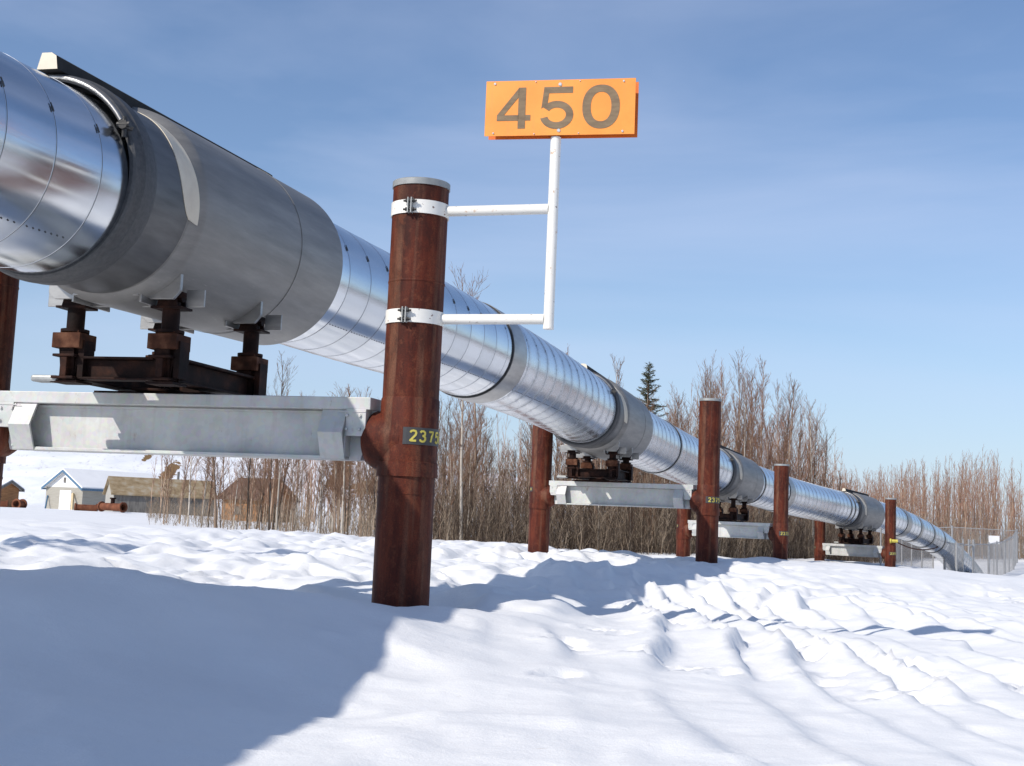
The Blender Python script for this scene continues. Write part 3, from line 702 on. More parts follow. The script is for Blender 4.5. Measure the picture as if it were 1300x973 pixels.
# "4"
X4 = -.345; hh = .17
for q_ in ([(X4 + .068, -hh), (X4 + .068, hh), (X4 + .008, hh), (X4 + .008, -hh)],
           [(X4 + .012, hh), (X4 + .012, hh - .075), (X4 - .108, -.058), (X4 - .165, -.058)],
           [(X4 - .165, -.058), (X4 + .012, -.058), (X4 + .012, -.104), (X4 - .165, -.104)], [(X4 + .065, -.058), (X4 + .11, -.058), (X4 + .11, -.104), (X4 + .065, -.104)]): outline(q_)
# "5"
X5 = -.02
outline([(X5 + .125, hh), (X5 + .125, hh - .052), (X5 - .068, hh - .052), (X5 - .108, hh)][::-1]); outline([(X5 - .108, hh), (X5 - .068, hh - .052), (X5 - .078, .032), (X5 - .128, -.008)])
ou = []; inn = []
for k in range(25):
    t = R_(146 - (146 + 166) * k / 24); ou.append((X5 - .002 + .136 * math.cos(t), -.062 + .116 * math.sin(t))); inn.append((X5 - .002 + .076 * math.cos(t), -.062 + .060 * math.sin(t)))
strip(ou, inn)
# "0"
X0 = .335; ou = []; inn = []
for k in range(49):
    t = 2 * PI * k / 48
    def sup(a, b): 
        c_, s_ = math.cos(t), math.sin(t); return (X0 + a * math.copysign(abs(c_) ** .9, c_), b * math.copysign(abs(s_) ** .9, s_))
    ou.append(sup(.150, .180)); inn.append(sup(.083, .121))
strip(ou, inn)
mb.build('digits_450', M_DIGIT, fp)
mb = MB()
for bx_, bz_, r in ((-.535, .205, .012), (.512, .205, .010), (-.0, .190, .017), (-.0, -.190, .017), (-.535, -.205, .009), (.512, -.205, .011), (-.2, .215, .006), (.16, .215, .006), (-.2, -.215, .006), (.16, -.215, .006)):
    mb.tube([Ms @ Vector((bx_, -.002, bz_)), Ms @ Vector((bx_, -.010, bz_))], [r, r * .7], 12)
mb.build('panel_bolts', M_BOLT, sign, smooth=50)['kind'] = 'stuff'

# ------------------------------------------------------------------ fence
def fence_run(t, pts, hts, zf=None, sp=2.2, post_r=.042, top=True, pr_=None):
    for (a, b), (ha, hb) in zip(zip(pts, pts[1:]), zip(hts, hts[1:])):
        A = Vector((*a, 0)); B = Vector((*b, 0)); L = (B - A).length; n = max(1, round(L / sp)); dv = (B - A) / L
        G = lambda u: gz(*(A + dv * u).xy)
        H = lambda u: ha + (hb - ha) * u / L
        for i in range(n + (1 if (a, b) == (pts[-2], pts[-1]) else 0)):
            u = L * i / n; p = A + dv * u; g0 = G(u)
            r = post_r * (1.5 if i == 0 else 1)
            mb = MB(); mb.tube([(p.x, p.y, g0 - .3), (p.x, p.y, H(u) + .08)], r, 10); mb.tube([(p.x, p.y, H(u) + .08), (p.x, p.y, H(u) + .12)], [r * 1.2, .01], 10); mb.build('fence_post', M_FENCE, t)
        mb = MB(); ps = [A + dv * (L * i / 12) for i in range(13)]
        mb.tube([(p.x, p.y, H(L * i / 12)) for i, p in enumerate(ps)], .024, 8); mb.build('top_rail', M_FENCE, t)
        mb = MB(); st = .075; w = .0032
        nn = int(L / st)
        for dr in (-1, 1):
            for i in range(-int(2.6 / st), nn + int(2.6 / st)):
                u0 = i * st; z0 = G(min(max(u0, 0), L)) - .05; ht = H(min(max(u0, 0), L)) - z0
                u1 = u0 + dr * ht
                ua, ub = sorted((u0, u1)); ca, cb = max(ua, 0), min(ub, L)
                if cb - ca < .02: continue
                f = lambda u: z0 + (u - u0) / (u1 - u0) * ht
                pa = A + dv * ca; pb = A + dv * cb; nv = Vector((-dv.y, dv.x, 0)) * w
                za, zb_ = f(ca), f(cb)
                vs = [Vector((pa.x, pa.y, za - w)) , Vector((pa.x, pa.y, za + w)), Vector((pb.x, pb.y, zb_ + w)), Vector((pb.x, pb.y, zb_ - w)),
                      Vector((pa.x, pa.y, za)) + nv * 1.2, Vector((pb.x, pb.y, zb_)) + nv * 1.2]
                mb.add(vs, [(0, 1, 2, 3), (0, 4, 5, 3), (1, 4, 5, 2)])
        mb.build('chain_link', M_FENCE, t)
fe = thing('chain_link_fence', (25.0, 80, -1.0), 'galvanised chain-link fence round the place where the pipe dives into the snow', 'fence')
fence_run(fe, [(25.3, 92.), (24.35, 80.2)], [.92, .80], sp=3.)
fence_run(fe, [(24.0, 77.0), (23.55, 73.6), (24.55, 75.6)], [.78, .74, .74], sp=3.2)
fence_run(fe, [(25.5, 76.8), (27.4, 79.9)], [.74, .77], sp=3.)
fence_run(fe, [(27.4, 79.9), (30.6, 86.4), (32.8, 91.), (35.2, 97.), (30.9, 97.5), (27.6, 98.), (25.3, 92.)], [.77, .95, 1.3, 1.72, 1.78, 1.5, .95], sp=3.)
gt = thing('fence_gate', (25.0, 76.2, -1.0), 'narrow galvanised gate between two thick posts at the front of the fence', 'gate')
for q_ in ((24.55, 75.6), (25.5, 76.8)):
    mb = MB(); z_ = gz(*q_); mb.tube([(q_[0], q_[1], z_ - .3), (q_[0], q_[1], 1.0)], .05, 12); mb.build('gate_post', M_FENCE, gt)
mb = MB(); a = Vector((24.62, 75.69, 0)); b = Vector((25.43, 76.71, 0)); zz0 = gz(25, 76.1) + .12
for z_ in (zz0, .68): mb.tube([(a.x, a.y, z_), (b.x, b.y, z_)], .022, 8)
for p in (a, b): mb.tube([(p.x, p.y, zz0), (p.x, p.y, .68)], .022, 8)
mb.tube([(a.x, a.y, zz0), (b.x, b.y, .68)], .014, 6)
mb.build('gate_frame', M_FENCE, gt)
wb = thing('notice_board', (29.3, 84.5, -1.), 'blank white board on a thin post inside the fence', 'sign')
z_ = gz(29.3, 84.5)
mb = MB(); mb.box((29.3, 84.5, 1.02), (.64, .03, .50), Matrix.Identity(4)); mb.build('board', M_SIGNW, wb, bevel=.004)
mb = MB(); mb.tube([(29.3, 84.55, z_ - .3), (29.3, 84.55, 1.2)], .03, 8); mb.build('board_post', M_FENCE, wb)
for k, q_ in enumerate(((26.6, 80.9, .95), (27.4, 82.6, .9))):
    z_ = gz(q_[0], q_[1]); mb = MB(); mb.tube([(q_[0], q_[1], z_ - .3), (q_[0], q_[1], q_[2])], .06, 12); mb.tube([(q_[0], q_[1], q_[2]), (q_[0], q_[1], q_[2] + .05)], [.075, .04], 12); mb.tube([(q_[0] - .2, q_[1], q_[2] - .25), (q_[0] + .2, q_[1], q_[2] - .25)], .03, 8)
    tag(mb.build('vent_pipe', M_FENCE), ['grey vent pipe with a cross piece standing just behind the gate', 'grey vent pipe behind the gate, the one nearer the white board'][k], 'pipe', 'vent pipes inside the fence')
mp_ = MB(); q_ = (16.15, 60.6); z_ = gz(*q_); mp_.tube([(q_[0], q_[1], z_ - .3), (q_[0], q_[1], 1.3)], .035, 10); mp_.tube([(q_[0], q_[1], 1.3), (q_[0], q_[1], 1.34)], [.045, .02], 10)
tag(mp_.build('marker_pole', M_FENCE), 'thin pale pole tucked against the left side of the post farthest right', 'pole')
cb = thing('anchor_cable', (16.6, 60., .75), 'sagging brown cable from a yellow fitting on the rightmost post towards the fence', 'cable')
pts = []
for k in range(25):
    u = k / 24; a = Vector((16.6, 59.95, .78)); b = Vector((24.0, 77.0, .72)); p = a.lerp(b, u); p.z -= .5 * 4 * u * (1 - u) * .7; pts.append(p)
mb = MB(); mb.tube(pts, .03, 8); mb.build('cable_run', M_PRUST, cb, smooth=60)
mb = MB(); mb.tube([(16.42, 59.93, .79), (16.68, 59.93, .79)], .07, 12); mb.tube([(16.36, 59.95, .79), (16.42, 59.93, .79)], .1, 12); mb.build('end_fitting', M_YEL, cb, smooth=40)

# ------------------------------------------------------------------ hills
def hill(name, cx, cy, w, d, h, label, seed, M, nx=90, ny=50, prof=None):
    xs = np.linspace(-w, w, nx); ys = np.linspace(-d, d, ny); X, Y = np.meshgrid(xs, ys)
    r = np.sqrt((X / w) ** 2 + (Y / d) ** 2); H = h * np.clip(1 - r ** 2, 0, 1) ** 1.1 * (1 + .35 * fbm(X / w * 3, Y / d * 3, seed, 4)) - 1.0
    H += h * .03 * fbm(X / w * 14, Y / d * 14, seed + 9, 3) * np.clip(1 - r, 0, 1)
    v = np.stack([X + cx, Y + cy, H], -1).reshape(-1, 3)
    me = bpy.data.meshes.new(name); i = (np.arange(nx - 1)[None, :] + nx * np.arange(ny - 1)[:, None])
    q = np.stack([i, i + 1, i + 1 + nx, i + nx], -1).reshape(-1, 4)
    me.from_pydata(v.tolist(), [], q.tolist()); me.shade_smooth(); me.materials.append(M)
    ob = bpy.data.objects.new(name, me); COL.objects.link(ob); tag(ob, label, kind='structure'); return ob
def m_hill():
    m, nt, b = mat('snowy_hillside'); v = coords(nt); tc = N(nt, 'ShaderNodeTexCoord')
    c = ramp(nt, noise(nt, coords(nt, (.06, .02, .25)), 1.6, 5, .6), [(.35, (.66, .69, .74)), (.6, (.80, .81, .83))])
    n2 = ramp(nt, noise(nt, coords(nt, (.5, .1, .9)), 1.3, 6, .75), [(.56, g(0)), (.68, g(.55))])
    c = mix(nt, n2, c, (.36, .33, .33))
    # patches of bare brown earth
    warp = N(nt, 'ShaderNodeTexNoise'); warp.inputs['Scale'].default_value = .55; warp.inputs['Detail'].default_value = 7; warp.inputs['Roughness'].default_value = .7; nt.links.new(tc.outputs['Object'], warp.inputs['Vector'])
    tot = None
    for (px, py_, pz, rx, rz) in HP:
        s = N(nt, 'ShaderNodeVectorMath', operation='SUBTRACT'); nt.links.new(tc.outputs['Object'], s.inputs[0]); s.inputs[1].default_value = (px, py_, pz)
        dv = N(nt, 'ShaderNodeVectorMath', operation='MULTIPLY'); nt.links.new(s.outputs[0], dv.inputs[0]); dv.inputs[1].default_value = (1 / rx, 1 / 60, 1 / rz)
        wv = N(nt, 'ShaderNodeVectorMath', operation='ADD'); nt.links.new(dv.outputs[0], wv.inputs[0]); ws = N(nt, 'ShaderNodeVectorMath', operation='SCALE'); nt.links.new(warp.outputs['Color'], ws.inputs[0]); ws.inputs['Scale'].default_value = 2.6; nt.links.new(ws.outputs[0], wv.inputs[1])
        w2 = N(nt, 'ShaderNodeVectorMath', operation='SUBTRACT'); nt.links.new(wv.outputs[0], w2.inputs[0]); w2.inputs[1].default_value = (1.3, 1.3, 1.3)
        ln = N(nt, 'ShaderNodeVectorMath', operation='LENGTH'); nt.links.new(w2.outputs[0], ln.inputs[0])
        lt = N(nt, 'ShaderNodeMath', operation='LESS_THAN'); nt.links.new(ln.outputs['Value'], lt.inputs[0]); lt.inputs[1].default_value = 1.
        if tot is None: tot = lt.outputs[0]
        else:
            mx = N(nt, 'ShaderNodeMath', operation='MAXIMUM'); nt.links.new(tot, mx.inputs[0]); nt.links.new(lt.outputs[0], mx.inputs[1]); tot = mx.outputs[0]
    c = mix(nt, tot, c, (.20, .125, .06))
    setc(nt, b, c); b.inputs['Roughness'].default_value = .8; b.inputs['Specular IOR Level'].default_value = .1
    return m
# at(200,590), at(432,590) etc. for Y ~ 330
HP = [(-77, 330, 8.6, 1.7, 2.6), (-84, 335, 12, .8, 1.0), (-40, 340, 10, 2.5, 5), (-33, 340, 7, 4., 2.2)]
M_HILL = m_hill()
hill('hill', -120, 400, 190, 110, 26, 'snow-covered hillside with bare brown patches behind the buildings', 5, M_HILL)
M_FHILL = simple('far_wooded_hillside', [(.35, (.16, .15, .17)), (.65, (.27, .24, .25))], (.05, .05, .2), 2, .9, 0, 0)
hill('hill', 600, 900, 300, 200, 22, 'low brown wooded hill far away at the right edge', 8, M_FHILL)
hill('hill', -130, 1100, 420, 240, 34, 'low distant hill behind the bare treeline', 15, M_FHILL)

# ------------------------------------------------------------------ buildings
M_SIDE = simple('tan_siding', [(.3, (.30, .28, .24)), (.7, (.38, .36, .31))], (.3, .3, 6), 3, .8, 0, .3, .02)
M_WALLW = simple('white_gable_boards', [(.3, g(.70)), (.7, g(.80))], (1, 1, 5), 2, .7, 0, .1)
M_TRIM = simple('blue_trim', [(.3, (.06, .13, .22)), (.7, (.09, .18, .28))], ns=4, rough=.5, bs=0)
M_DOORW = simple('white_door_paint', [(.3, g(.80)), (.7, g(.84))], ns=3, rough=.5, bs=0)
M_TIN = simple('rusting_tin_roof', [(.3, (.22, .16, .09)), (.5, (.33, .25, .15)), (.7, (.40, .35, .27))], (1, 1, 1), 1.6, .6, .2, .3, .02)
M_GREYW = simple('weathered_grey_boards', [(.3, (.09, .085, .08)), (.7, (.20, .19, .175))], (2, 2, .4), 3, .85, 0, .4, .02)
M_PALEW = simple('pale_weathered_boards', [(.3, (.30, .29, .26)), (.7, (.42, .40, .36))], (2, 2, .4), 3, .85, 0, .4, .02)
M_LOG = simple('orange_brown_logs', [(.3, (.22, .10, .035)), (.7, (.42, .20, .08))], (.5, .5, 5), 2, .8, 0, .5, .03)
M_BROWNR = simple('brown_roof', [(.3, (.09, .055, .04)), (.7, (.15, .09, .065))], ns=2, rough=.9)
M_PLY = simple('raw_timber', [(.3, (.52, .40, .23)), (.7, (.62, .50, .31))], ns=4, rough=.8)
M_ORUST = simple('orange_rust_iron', [(.3, (.10, .035, .02)), (.7, (.22, .085, .045))], ns=2.5, rough=.75, bs=.3)
def building(name, loc, yaw, W, L, Hw, Hr, wallm, roofm, label, cat, trim=None, gable=None, over=.3, snow=None, rt=.12):
    t = thing(name, loc, label, cat); t.rotation_euler = (0, 0, 0)
    M = Matrix.Translation(loc) @ Matrix.Rotation(yaw, 4, 'Z')   # local: x along front, y back along ridge; front at y=0
    mb = MB(); 
    for (c, s_) in (((0, .06, Hw / 2), (W, .12, Hw)), ((0, L - .06, Hw / 2), (W, .12, Hw)), ((-W / 2 + .06, L / 2, Hw / 2), (.12, L - .24, Hw)), ((W / 2 - .06, L / 2, Hw / 2), (.12, L - .24, Hw))): mb.box(c, s_, M)
    mb.build('wall', wallm, t)
    mb = MB()
    for y0, y1 in ((0.0, .12), (L - .12, L)):
        mb = MB(); mb.prism([(-W / 2, Hw + .002), (W / 2, Hw + .002), (0, Hw + Hr)], y0, y1, M); mb.build('gable', gable or wallm, t)
    pass
    mb = MB(); sl = Hr / (W / 2)
    for e in (-1, 1):
        xo = e * (W / 2 + over); zo = Hw - over * sl
        pts = [(0, Hw + Hr + .01), (xo, zo + .01), (xo, zo + .01 + rt), (0, Hw + Hr + .01 + rt)]
        mb.prism(pts, -over, L + over, M)
    ro = mb.build('roof', roofm, t)
    if trim:
        mb = MB()
        for e in (-1, 1):
            xo = e * (W / 2 + over); zo = Hw - over * sl
            mb.prism([(0, Hw + Hr - .16), (xo, zo - .16), (xo, zo + .10), (0, Hw + Hr + .10)], -over - .05, -over - .004, M)
            mb.box((xo + e * .02, L / 2, zo), (.04, L + 2 * over, .24), M)
        mb.build('fascia', trim, t)
    return t, M
Hz = gz(-51, 150)
gar, MG = building('garage', (-46.9, 150, Hz - .2), R_(-40), 6.9, 11.0, 2.55, 1.75, M_SIDE, M_SNOW, 'small tan garage with white gable, blue trim and snowy roof', 'garage', M_TRIM, M_WALLW, .35, rt=.25)
mb = MB(); mb.box((.35, -.03, 1.12), (2.1, .05, 2.2), MG); mb.build('door', M_DOORW, gar)
mb = MB(); mb.box((0, -.03, 3.3), (.38, .05, .55), MG); mb.build('gable_vent', M_GREYW, gar)
mb = MB(); mb.tube([MG @ Vector((0, 0, 0)) + Vector((9.9, 9, 3.1)), MG @ Vector((0, 0, 0)) + Vector((9.9, 9, 4.9))], .14, 10); mb.build('flue', M_GREYW, gar)
pk = MB(); a = MG @ Vector((1.9, -.15, 1.9)); b = MG @ Vector((3.6, -1.2, .1)); pk.tube([b, a], .16, 4); tag(pk.build('timber_plank', M_PLY), 'pale raw plank leaning on the front of the garage', 'plank')
pk = MB(); a = MG @ Vector((-2.9, -.1, 1.6)); b = MG @ Vector((-2.1, -.8, 0)); pk.tube([b, a], .09, 4); tag(pk.build('leaning_board', M_TRIM), 'narrow dark blue board leaning at the left front corner of the garage', 'board')
zs = gz(-36, 124)
shed, MS_ = building('shed', (-34.2, 122, zs - .15), R_(-66), 4.6, 8.6, 1.75, 1.35, M_PALEW, M_TIN, 'low grey shed with a rusting tin roof beside the garage', 'shed', None, M_PALEW, .25)
mb = MB(); mb.box((2.32, 4.3, .86), (.04, 8.5, 1.7), MS_); mb.build('side_boarding', M_GREYW, shed)
zc = gz(-20, 105)
cab, MC = building('log_cabin', (-16.9, 104, zc - .2), R_(62), 4.4, 3.2, 1.9, 1.35, M_LOG, M_BROWNR, 'brown log cabin with dark roof seen through the bare trees', 'cabin', None, M_LOG, .35)
mb = MB(); mb.box((-2.22, 1.7, .95), (.05, .6, .6), MC); mb.build('window', M_GREYW, cab)
zh = gz(-50, 140)
hut, MH = building('wooden_hut', (-49.3, 140, zh - .2), R_(70), 3.2, 2.6, 2.1, .7, M_LOG, M_SNOW, 'orange timber hut with a snowy roof at the far left edge', 'hut', M_GREYW, M_LOG, .35, rt=.2)
mb = MB(); mb.box((-1.62, 1.3, 1.0), (.05, .9, 1.7), MH); mb.build('door', M_GREYW, hut)
# rusty iron fittings in front of the shed
def fitting(p, yaw, L, r, label, tee=True):
    t = thing('iron_pipe_fitting', p, label, 'pipe fitting', 'rusty iron fittings by the sheds'); M = Matrix.Translation(p) @ Matrix.Rotation(yaw, 4, 'Z')
    mb = MB(); ax = M.to_3x3() @ Vector((1, 0, 0)); o = M @ Vector((-L / 2, 0, r + .1))
    mb.lathe([(0, r * .8), (0, r), (L, r), (L, r * .8), (.02, r * .8)], o, ax, 24); mb.build('barrel', M_ORUST, t, smooth=40)
    for e in (0, L - .12):
        mb = MB(); mb.lathe([(e, r * .8), (e, r * 1.35), (e + .12, r * 1.35), (e + .12, r * .8)], o, ax, 24); mb.build('flange', M_ORUST, t, smooth=40)
    if tee:
        mb = MB(); c = M @ Vector((0, 0, r + .1)); mb.tube([c, c + Vector((0, 0, r + .3))], r * .55, 16); mb.tube([c + Vector((0, 0, r + .3)), c + Vector((0, 0, r + .42))], r * .8, 16); mb.build('riser', M_DRUST, t, smooth=40)
fitting((-30.0, 108, gz(-30.0, 108)), R_(-35), 2.6, .29, 'long rusty orange pipe spool with a riser in front of the shed')
fitting((-32.3, 109, gz(-32.3, 109) - .1), R_(10), 1.7, .24, 'shorter rusty pipe piece lying left of the long spool', False)
fitting((-45.2, 126, gz(-45.2, 126) - .1), R_(15), 1.7, .3, 'dark rusty fitting lying below the orange hut')
fitting((-42.6, 124, gz(-42.6, 124) - .1), R_(75), 1.0, .34, 'stubby dark pipe end lying between the hut and the garage', False)

# ------------------------------------------------------------------ bare trees
def twig_mesh(segs, name, M, n=3):
    """segs: list of (p0, p1, r0, r1) -> tapered n-sided sticks in one mesh"""
    A = np.array([(*s[0], *s[1], s[2], s[3]) for s in segs]); p0 = A[:, :3]; p1 = A[:, 3:6]; r0 = A[:, 6:7]; r1 = A[:, 7:8]
    d = p1 - p0; d /= np.linalg.norm(d, axis=1, keepdims=True) + 1e-9
    ref = np.where(np.abs(d[:, 2:3]) > .9, np.array([[1., 0, 0]]), np.array([[0, 0, 1.]])); a = np.cross(d, ref); a /= np.linalg.norm(a, axis=1, keepdims=True) + 1e-9; b = np.cross(d, a)
    vs = []
    for k in range(n):
        t = 2 * PI * k / n; o = a * math.cos(t) + b * math.sin(t); vs += [p0 + o * r0, p1 + o * r1]
    V = np.stack(vs, 1)         # m, 2n, 3
    m = len(A); idx = np.arange(m)[:, None] * 2 * n
    F = np.stack([np.concatenate([idx + 2 * k, idx + 2 * ((k + 1) % n), idx + 2 * ((k + 1) % n) + 1, idx + 2 * k + 1], 1) for k in range(n)], 1).reshape(-1, 4)
    me = bpy.data.meshes.new(name); V = V.reshape(-1, 3)
    me.vertices.add(len(V)); me.vertices.foreach_set('co', V.ravel()); me.loops.add(F.size); me.loops.foreach_set('vertex_index', F.ravel().astype(np.int32)); me.polygons.add(len(F)); me.polygons.foreach_set('loop_start', np.arange(len(F)) * 4)
    me.update(); me.shade_smooth(); me.materials.append(M); return me
def birch(seed, h, dens=1., spread=1., lite=False, rb=.012):
    r = random.Random(seed); tr = []; cr = []
    r0 = .016 + .0042 * h; n = 9; p = Vector((0, 0, -.4)); dv = Vector((r.uniform(-.05, .05), r.uniform(-.05, .05), 1)); P = [p.copy()]
    for i in range(n):
        dv = (dv + Vector((r.uniform(-.05, .05), r.uniform(-.05, .05), .12))).normalized(); p = p + dv * ((h + .4) / n); P.append(p.copy())
    R = [r0 * (1 - .93 * (i / n)) + .006 for i in range(n + 1)]
    for i in range(n): tr.append((P[i], P[i + 1], R[i], R[i + 1]))
    nb = int((15 if lite else 34) * dens)
    for k in range(nb):
        u = .22 + .75 * (k + r.random()) / nb; f = u * n; i = min(int(f), n - 1); b0 = P[i].lerp(P[i + 1], f - i)
        ln = spread * h * (.06 + .19 * math.sin(PI * min(1, (1.02 - u) * 1.1)) ** .8) * r.uniform(.6, 1.2); az = r.uniform(0, 2 * PI); el = R_(r.uniform(50, 72))
        d0 = Vector((math.cos(az) * math.cos(el), math.sin(az) * math.cos(el), math.sin(el))); q = b0; rr = rb * (.55 + .5 * (1 - u)); ns = 2 if lite else 3
        for j in range(ns):
            d0 = (d0 + Vector((r.uniform(-.15, .15), r.uniform(-.15, .15), .16))).normalized(); q2 = q + d0 * ln / ns
            cr.append((q, q2, rr * (1 - j / ns) + .003, rr * (1 - (j + 1) / ns) + .003))
            for w in range(3 if lite else 4):
                s0 = q.lerp(q2, r.random()); dd = (d0 + Vector((r.uniform(-.7, .7), r.uniform(-.7, .7), r.uniform(-.1, .5)))).normalized(); l2 = ln * r.uniform(.18, .42); e0 = s0 + dd * l2
                cr.append((s0, e0, .0055, .003))
                if not lite:
                    for _ in range(2):
                        s1 = s0.lerp(e0, r.uniform(.3, 1)); d3 = (dd + Vector((r.uniform(-.6, .6), r.uniform(-.6, .6), r.uniform(-.1, .4)))).normalized(); cr.append((s1, s1 + d3 * l2 * r.uniform(.3, .6), .004, .0025))
            q = q2
    return tr, cr
def m_bark(name, c0, c1, mark=.8):
    m, nt, b = mat(name); v = coords(nt, (1, 1, 1))
    c = ramp(nt, noise(nt, coords(nt, (3, 3, .5)), 1.2, 4), [(.35, c0), (.65, c1)])
    k = ramp(nt, noise(nt, coords(nt, (4, 4, 9)), 1.5, 4, .6), [(.60, g(0)), (.68, g(mark))]); c = mix(nt, k, c, (.06, .045, .04))
    oi = N(nt, 'ShaderNodeObjectInfo'); hs = N(nt, 'ShaderNodeMapRange'); nt.links.new(oi.outputs['Random'], hs.inputs['Value']); hs.inputs['To Min'].default_value = .6; hs.inputs['To Max'].default_value = 1.1
    vm = N(nt, 'ShaderNodeVectorMath', operation='SCALE'); nt.links.new(c, vm.inputs[0]); nt.links.new(hs.outputs[0], vm.inputs['Scale']); setc(nt, b, vm.outputs[0])
    b.inputs['Roughness'].default_value = .8; b.inputs['Specular IOR Level'].default_value = .15; return m
M_BPALE = m_bark('pale_birch_bark', (.42, .37, .31), (.60, .55, .48))
M_BTAN = m_bark('tan_bark', (.25, .17, .12), (.46, .35, .26), .6)
M_BDARK = m_bark('dark_bark', (.055, .045, .038), (.12, .095, .075), .4)
M_TWIG = m_bark('grey_brown_twigs', (.19, .11, .07), (.33, .20, .135), .3)
M_TWIGR = m_bark('russet_twigs', (.26, .135, .09), (.40, .225, .155), .2)
M_DTW = m_bark('dark_thicket_twigs', (.045, .033, .026), (.11, .078, .058), .3)
M_BRUSH = m_bark('brush_stalks', (.15, .11, .075), (.48, .38, .28), .4)
hs_ = [5.2, 6.0, 6.6, 7.4, 8.2, 9.0]
PROTO = {}
for kind, MT, MC_ in (('pale', M_BPALE, M_TWIG), ('tan', M_BTAN, M_TWIG), ('dark', M_BDARK, M_TWIG), ('red', M_BTAN, M_TWIGR)):
    for v in range(5):
        h = hs_[v]; tr, cr = birch(100 + v * 7 + hash(kind[0]) % 1 + ord(kind[0]), h, spread=.85 if kind != 'red' else .62, dens=.62 if kind != 'red' else .85)
        PROTO[(kind, v)] = (twig_mesh(tr, 'trunk', MT, 7), twig_mesh(cr, 'crown', MC_, 3), h)
def edge_y(x):      # near edge of the forest as a function of x
    return float(np.interp(x, [-60, -30, -15, -11, -6, 0, 7, 13, 18, 24, 30, 40, 60], [120, 92, 70, 60, 53, 52, 54, 66, 76, 92, 102, 108, 112]))
trees = []
rt = random.Random(5)
def px(x, y): return 650 + 1780 * x / y
tries = 0
while len(trees) < 640 and tries < 40000:
    tries += 1
    y = rt.uniform(52, 135); x = rt.uniform(-.27, .42) * y; u = px(x, y)
    e = edge_y(x)
    if y < e: continue
    depth = y - e
    if rt.random() > math.exp(-depth / 24): continue
    if u < 185: continue
    if u < 520 and rt.random() > .10 + .5 * ((u - 185) / 335) ** 1.3: continue
    if u < 270 and rt.random() < .3: continue
    if 540 < u < 720 and rt.random() < .45: continue
    if any((x - a[0]) ** 2 + (y - a[1]) ** 2 < .5 for a in trees): continue
    if -38 < x < -30 and y > 100: continue
    # height caps read off the skyline
    cap = float(np.interp(u, [180, 330, 480, 560, 640, 720, 800, 860, 960, 1040, 1090, 1130, 1200, 1260, 1320], [520, 520, 510, 520, 525, 525, 520, 490, 462, 515, 600, 592, 583, 572, 600]))
    hor = 632 + .043 * u; h = (hor - cap) * y / 1780 + 1.1
    h *= rt.choice((.55, .64, .72, .8, .88, .96, 1.06)) * (1.0 if y < e + 20 else .95)
    trees.append((x, y, h, u))
trees.sort(key=lambda t: t[1])
def inframe(t): return 150 < t[3] < 1330
ind = [t for t in trees if inframe(t)][:286]; iset = set(map(id, ind)); rest = [t for t in trees if id(t) not in iset]
KL = {'pale': 'slender bare birch with a pale trunk in the treeline behind the pipeline', 'tan': 'slender bare tree with a tan trunk in the treeline behind the pipeline',
      'dark': 'thin dark-barked leafless tree in the treeline behind the pipeline', 'red': 'narrow russet-twigged leafless tree in the distant treeline on the right'}
def place_tree(kind, v, x, y, h, label, group, lean=0., laz=0., name='birch_tree', thick=1.):
    trm, crm, h0 = PROTO[(kind, v)]; s = h / h0
    r = thing(name, (x, y, gz(x, y) if y < 115 else float(base_h(np.array([x]), np.array([y]))[0])), label, 'tree', group)
    r.rotation_euler = (lean * math.cos(laz), lean * math.sin(laz), rt.uniform(0, 6.28)); r.scale = (s * .5 + .5 * thick,) * 2 + (s,)
    for nm, m_ in (('trunk', trm), ('crown', crm)):
        o = bpy.data.objects.new(nm, m_); COL.objects.link(o); o.parent = r
    return r
for (x, y, h, u) in ind:
    if u > 1080: k = rt.choice(('red', 'red', 'red', 'tan', 'pale'))
    elif u > 900: k = rt.choice(('red', 'pale', 'tan', 'red', 'dark'))
    else: k = rt.choice(('pale', 'pale', 'tan', 'tan', 'dark'))
    v = min(range(5), key=lambda i: abs(hs_[i] - h) + rt.uniform(0, 1.5))
    place_tree(k, v, x, y, h, KL[k], {'pale': 'pale-trunked birches in the treeline', 'tan': 'tan-trunked bare trees in the treeline', 'dark': 'dark bare trees in the treeline', 'red': 'russet bare trees at the right'}[k], rt.uniform(0, .05), rt.uniform(0, 6.28))
def special(u, Yd, vtop, kind, v, label, thick=1., lean=0., laz=0., name='birch_tree'):
    x = (u - 650) * Yd / 1780; hor = 632 + .043 * u; h = (hor - vtop) * Yd / 1780 + .9
    return place_tree(kind, v, x, Yd, h, label, None, lean, laz, name, thick)
special(597, 51.5, 352, 'pale', 4, 'tall white-trunked birch just right of the foreground post, rising above the pipe', 1.3)
special(447, 54, 500, 'pale', 3, 'bright white birch trunk close to the left of the foreground post', 1.2)
special(364, 56, 515, 'pale', 2, 'pale birch in front of the right side of the log cabin', 1.2, .05, 1.5)
special(288, 60, 520, 'tan', 3, 'thick reddish trunk leaning between the shed and the log cabin', 2.2, .05, 1.8, 'leaning_tree')
special(360, 62, 455, 'dark', 1, 'faint leafless tree top showing above the middle of the nearest crossbeam', .8)
special(612, 60, 360, 'red', 2, 'bare treetop poking above the pipe right of the foreground post', .9)
special(735, 66, 436, 'red', 3, 'bare treetop above the pipe between the sign pole and the second saddle', .9)
special(781, 70, 446, 'pale', 1, 'pale bare treetop above the pipe left of the spruce', .8)
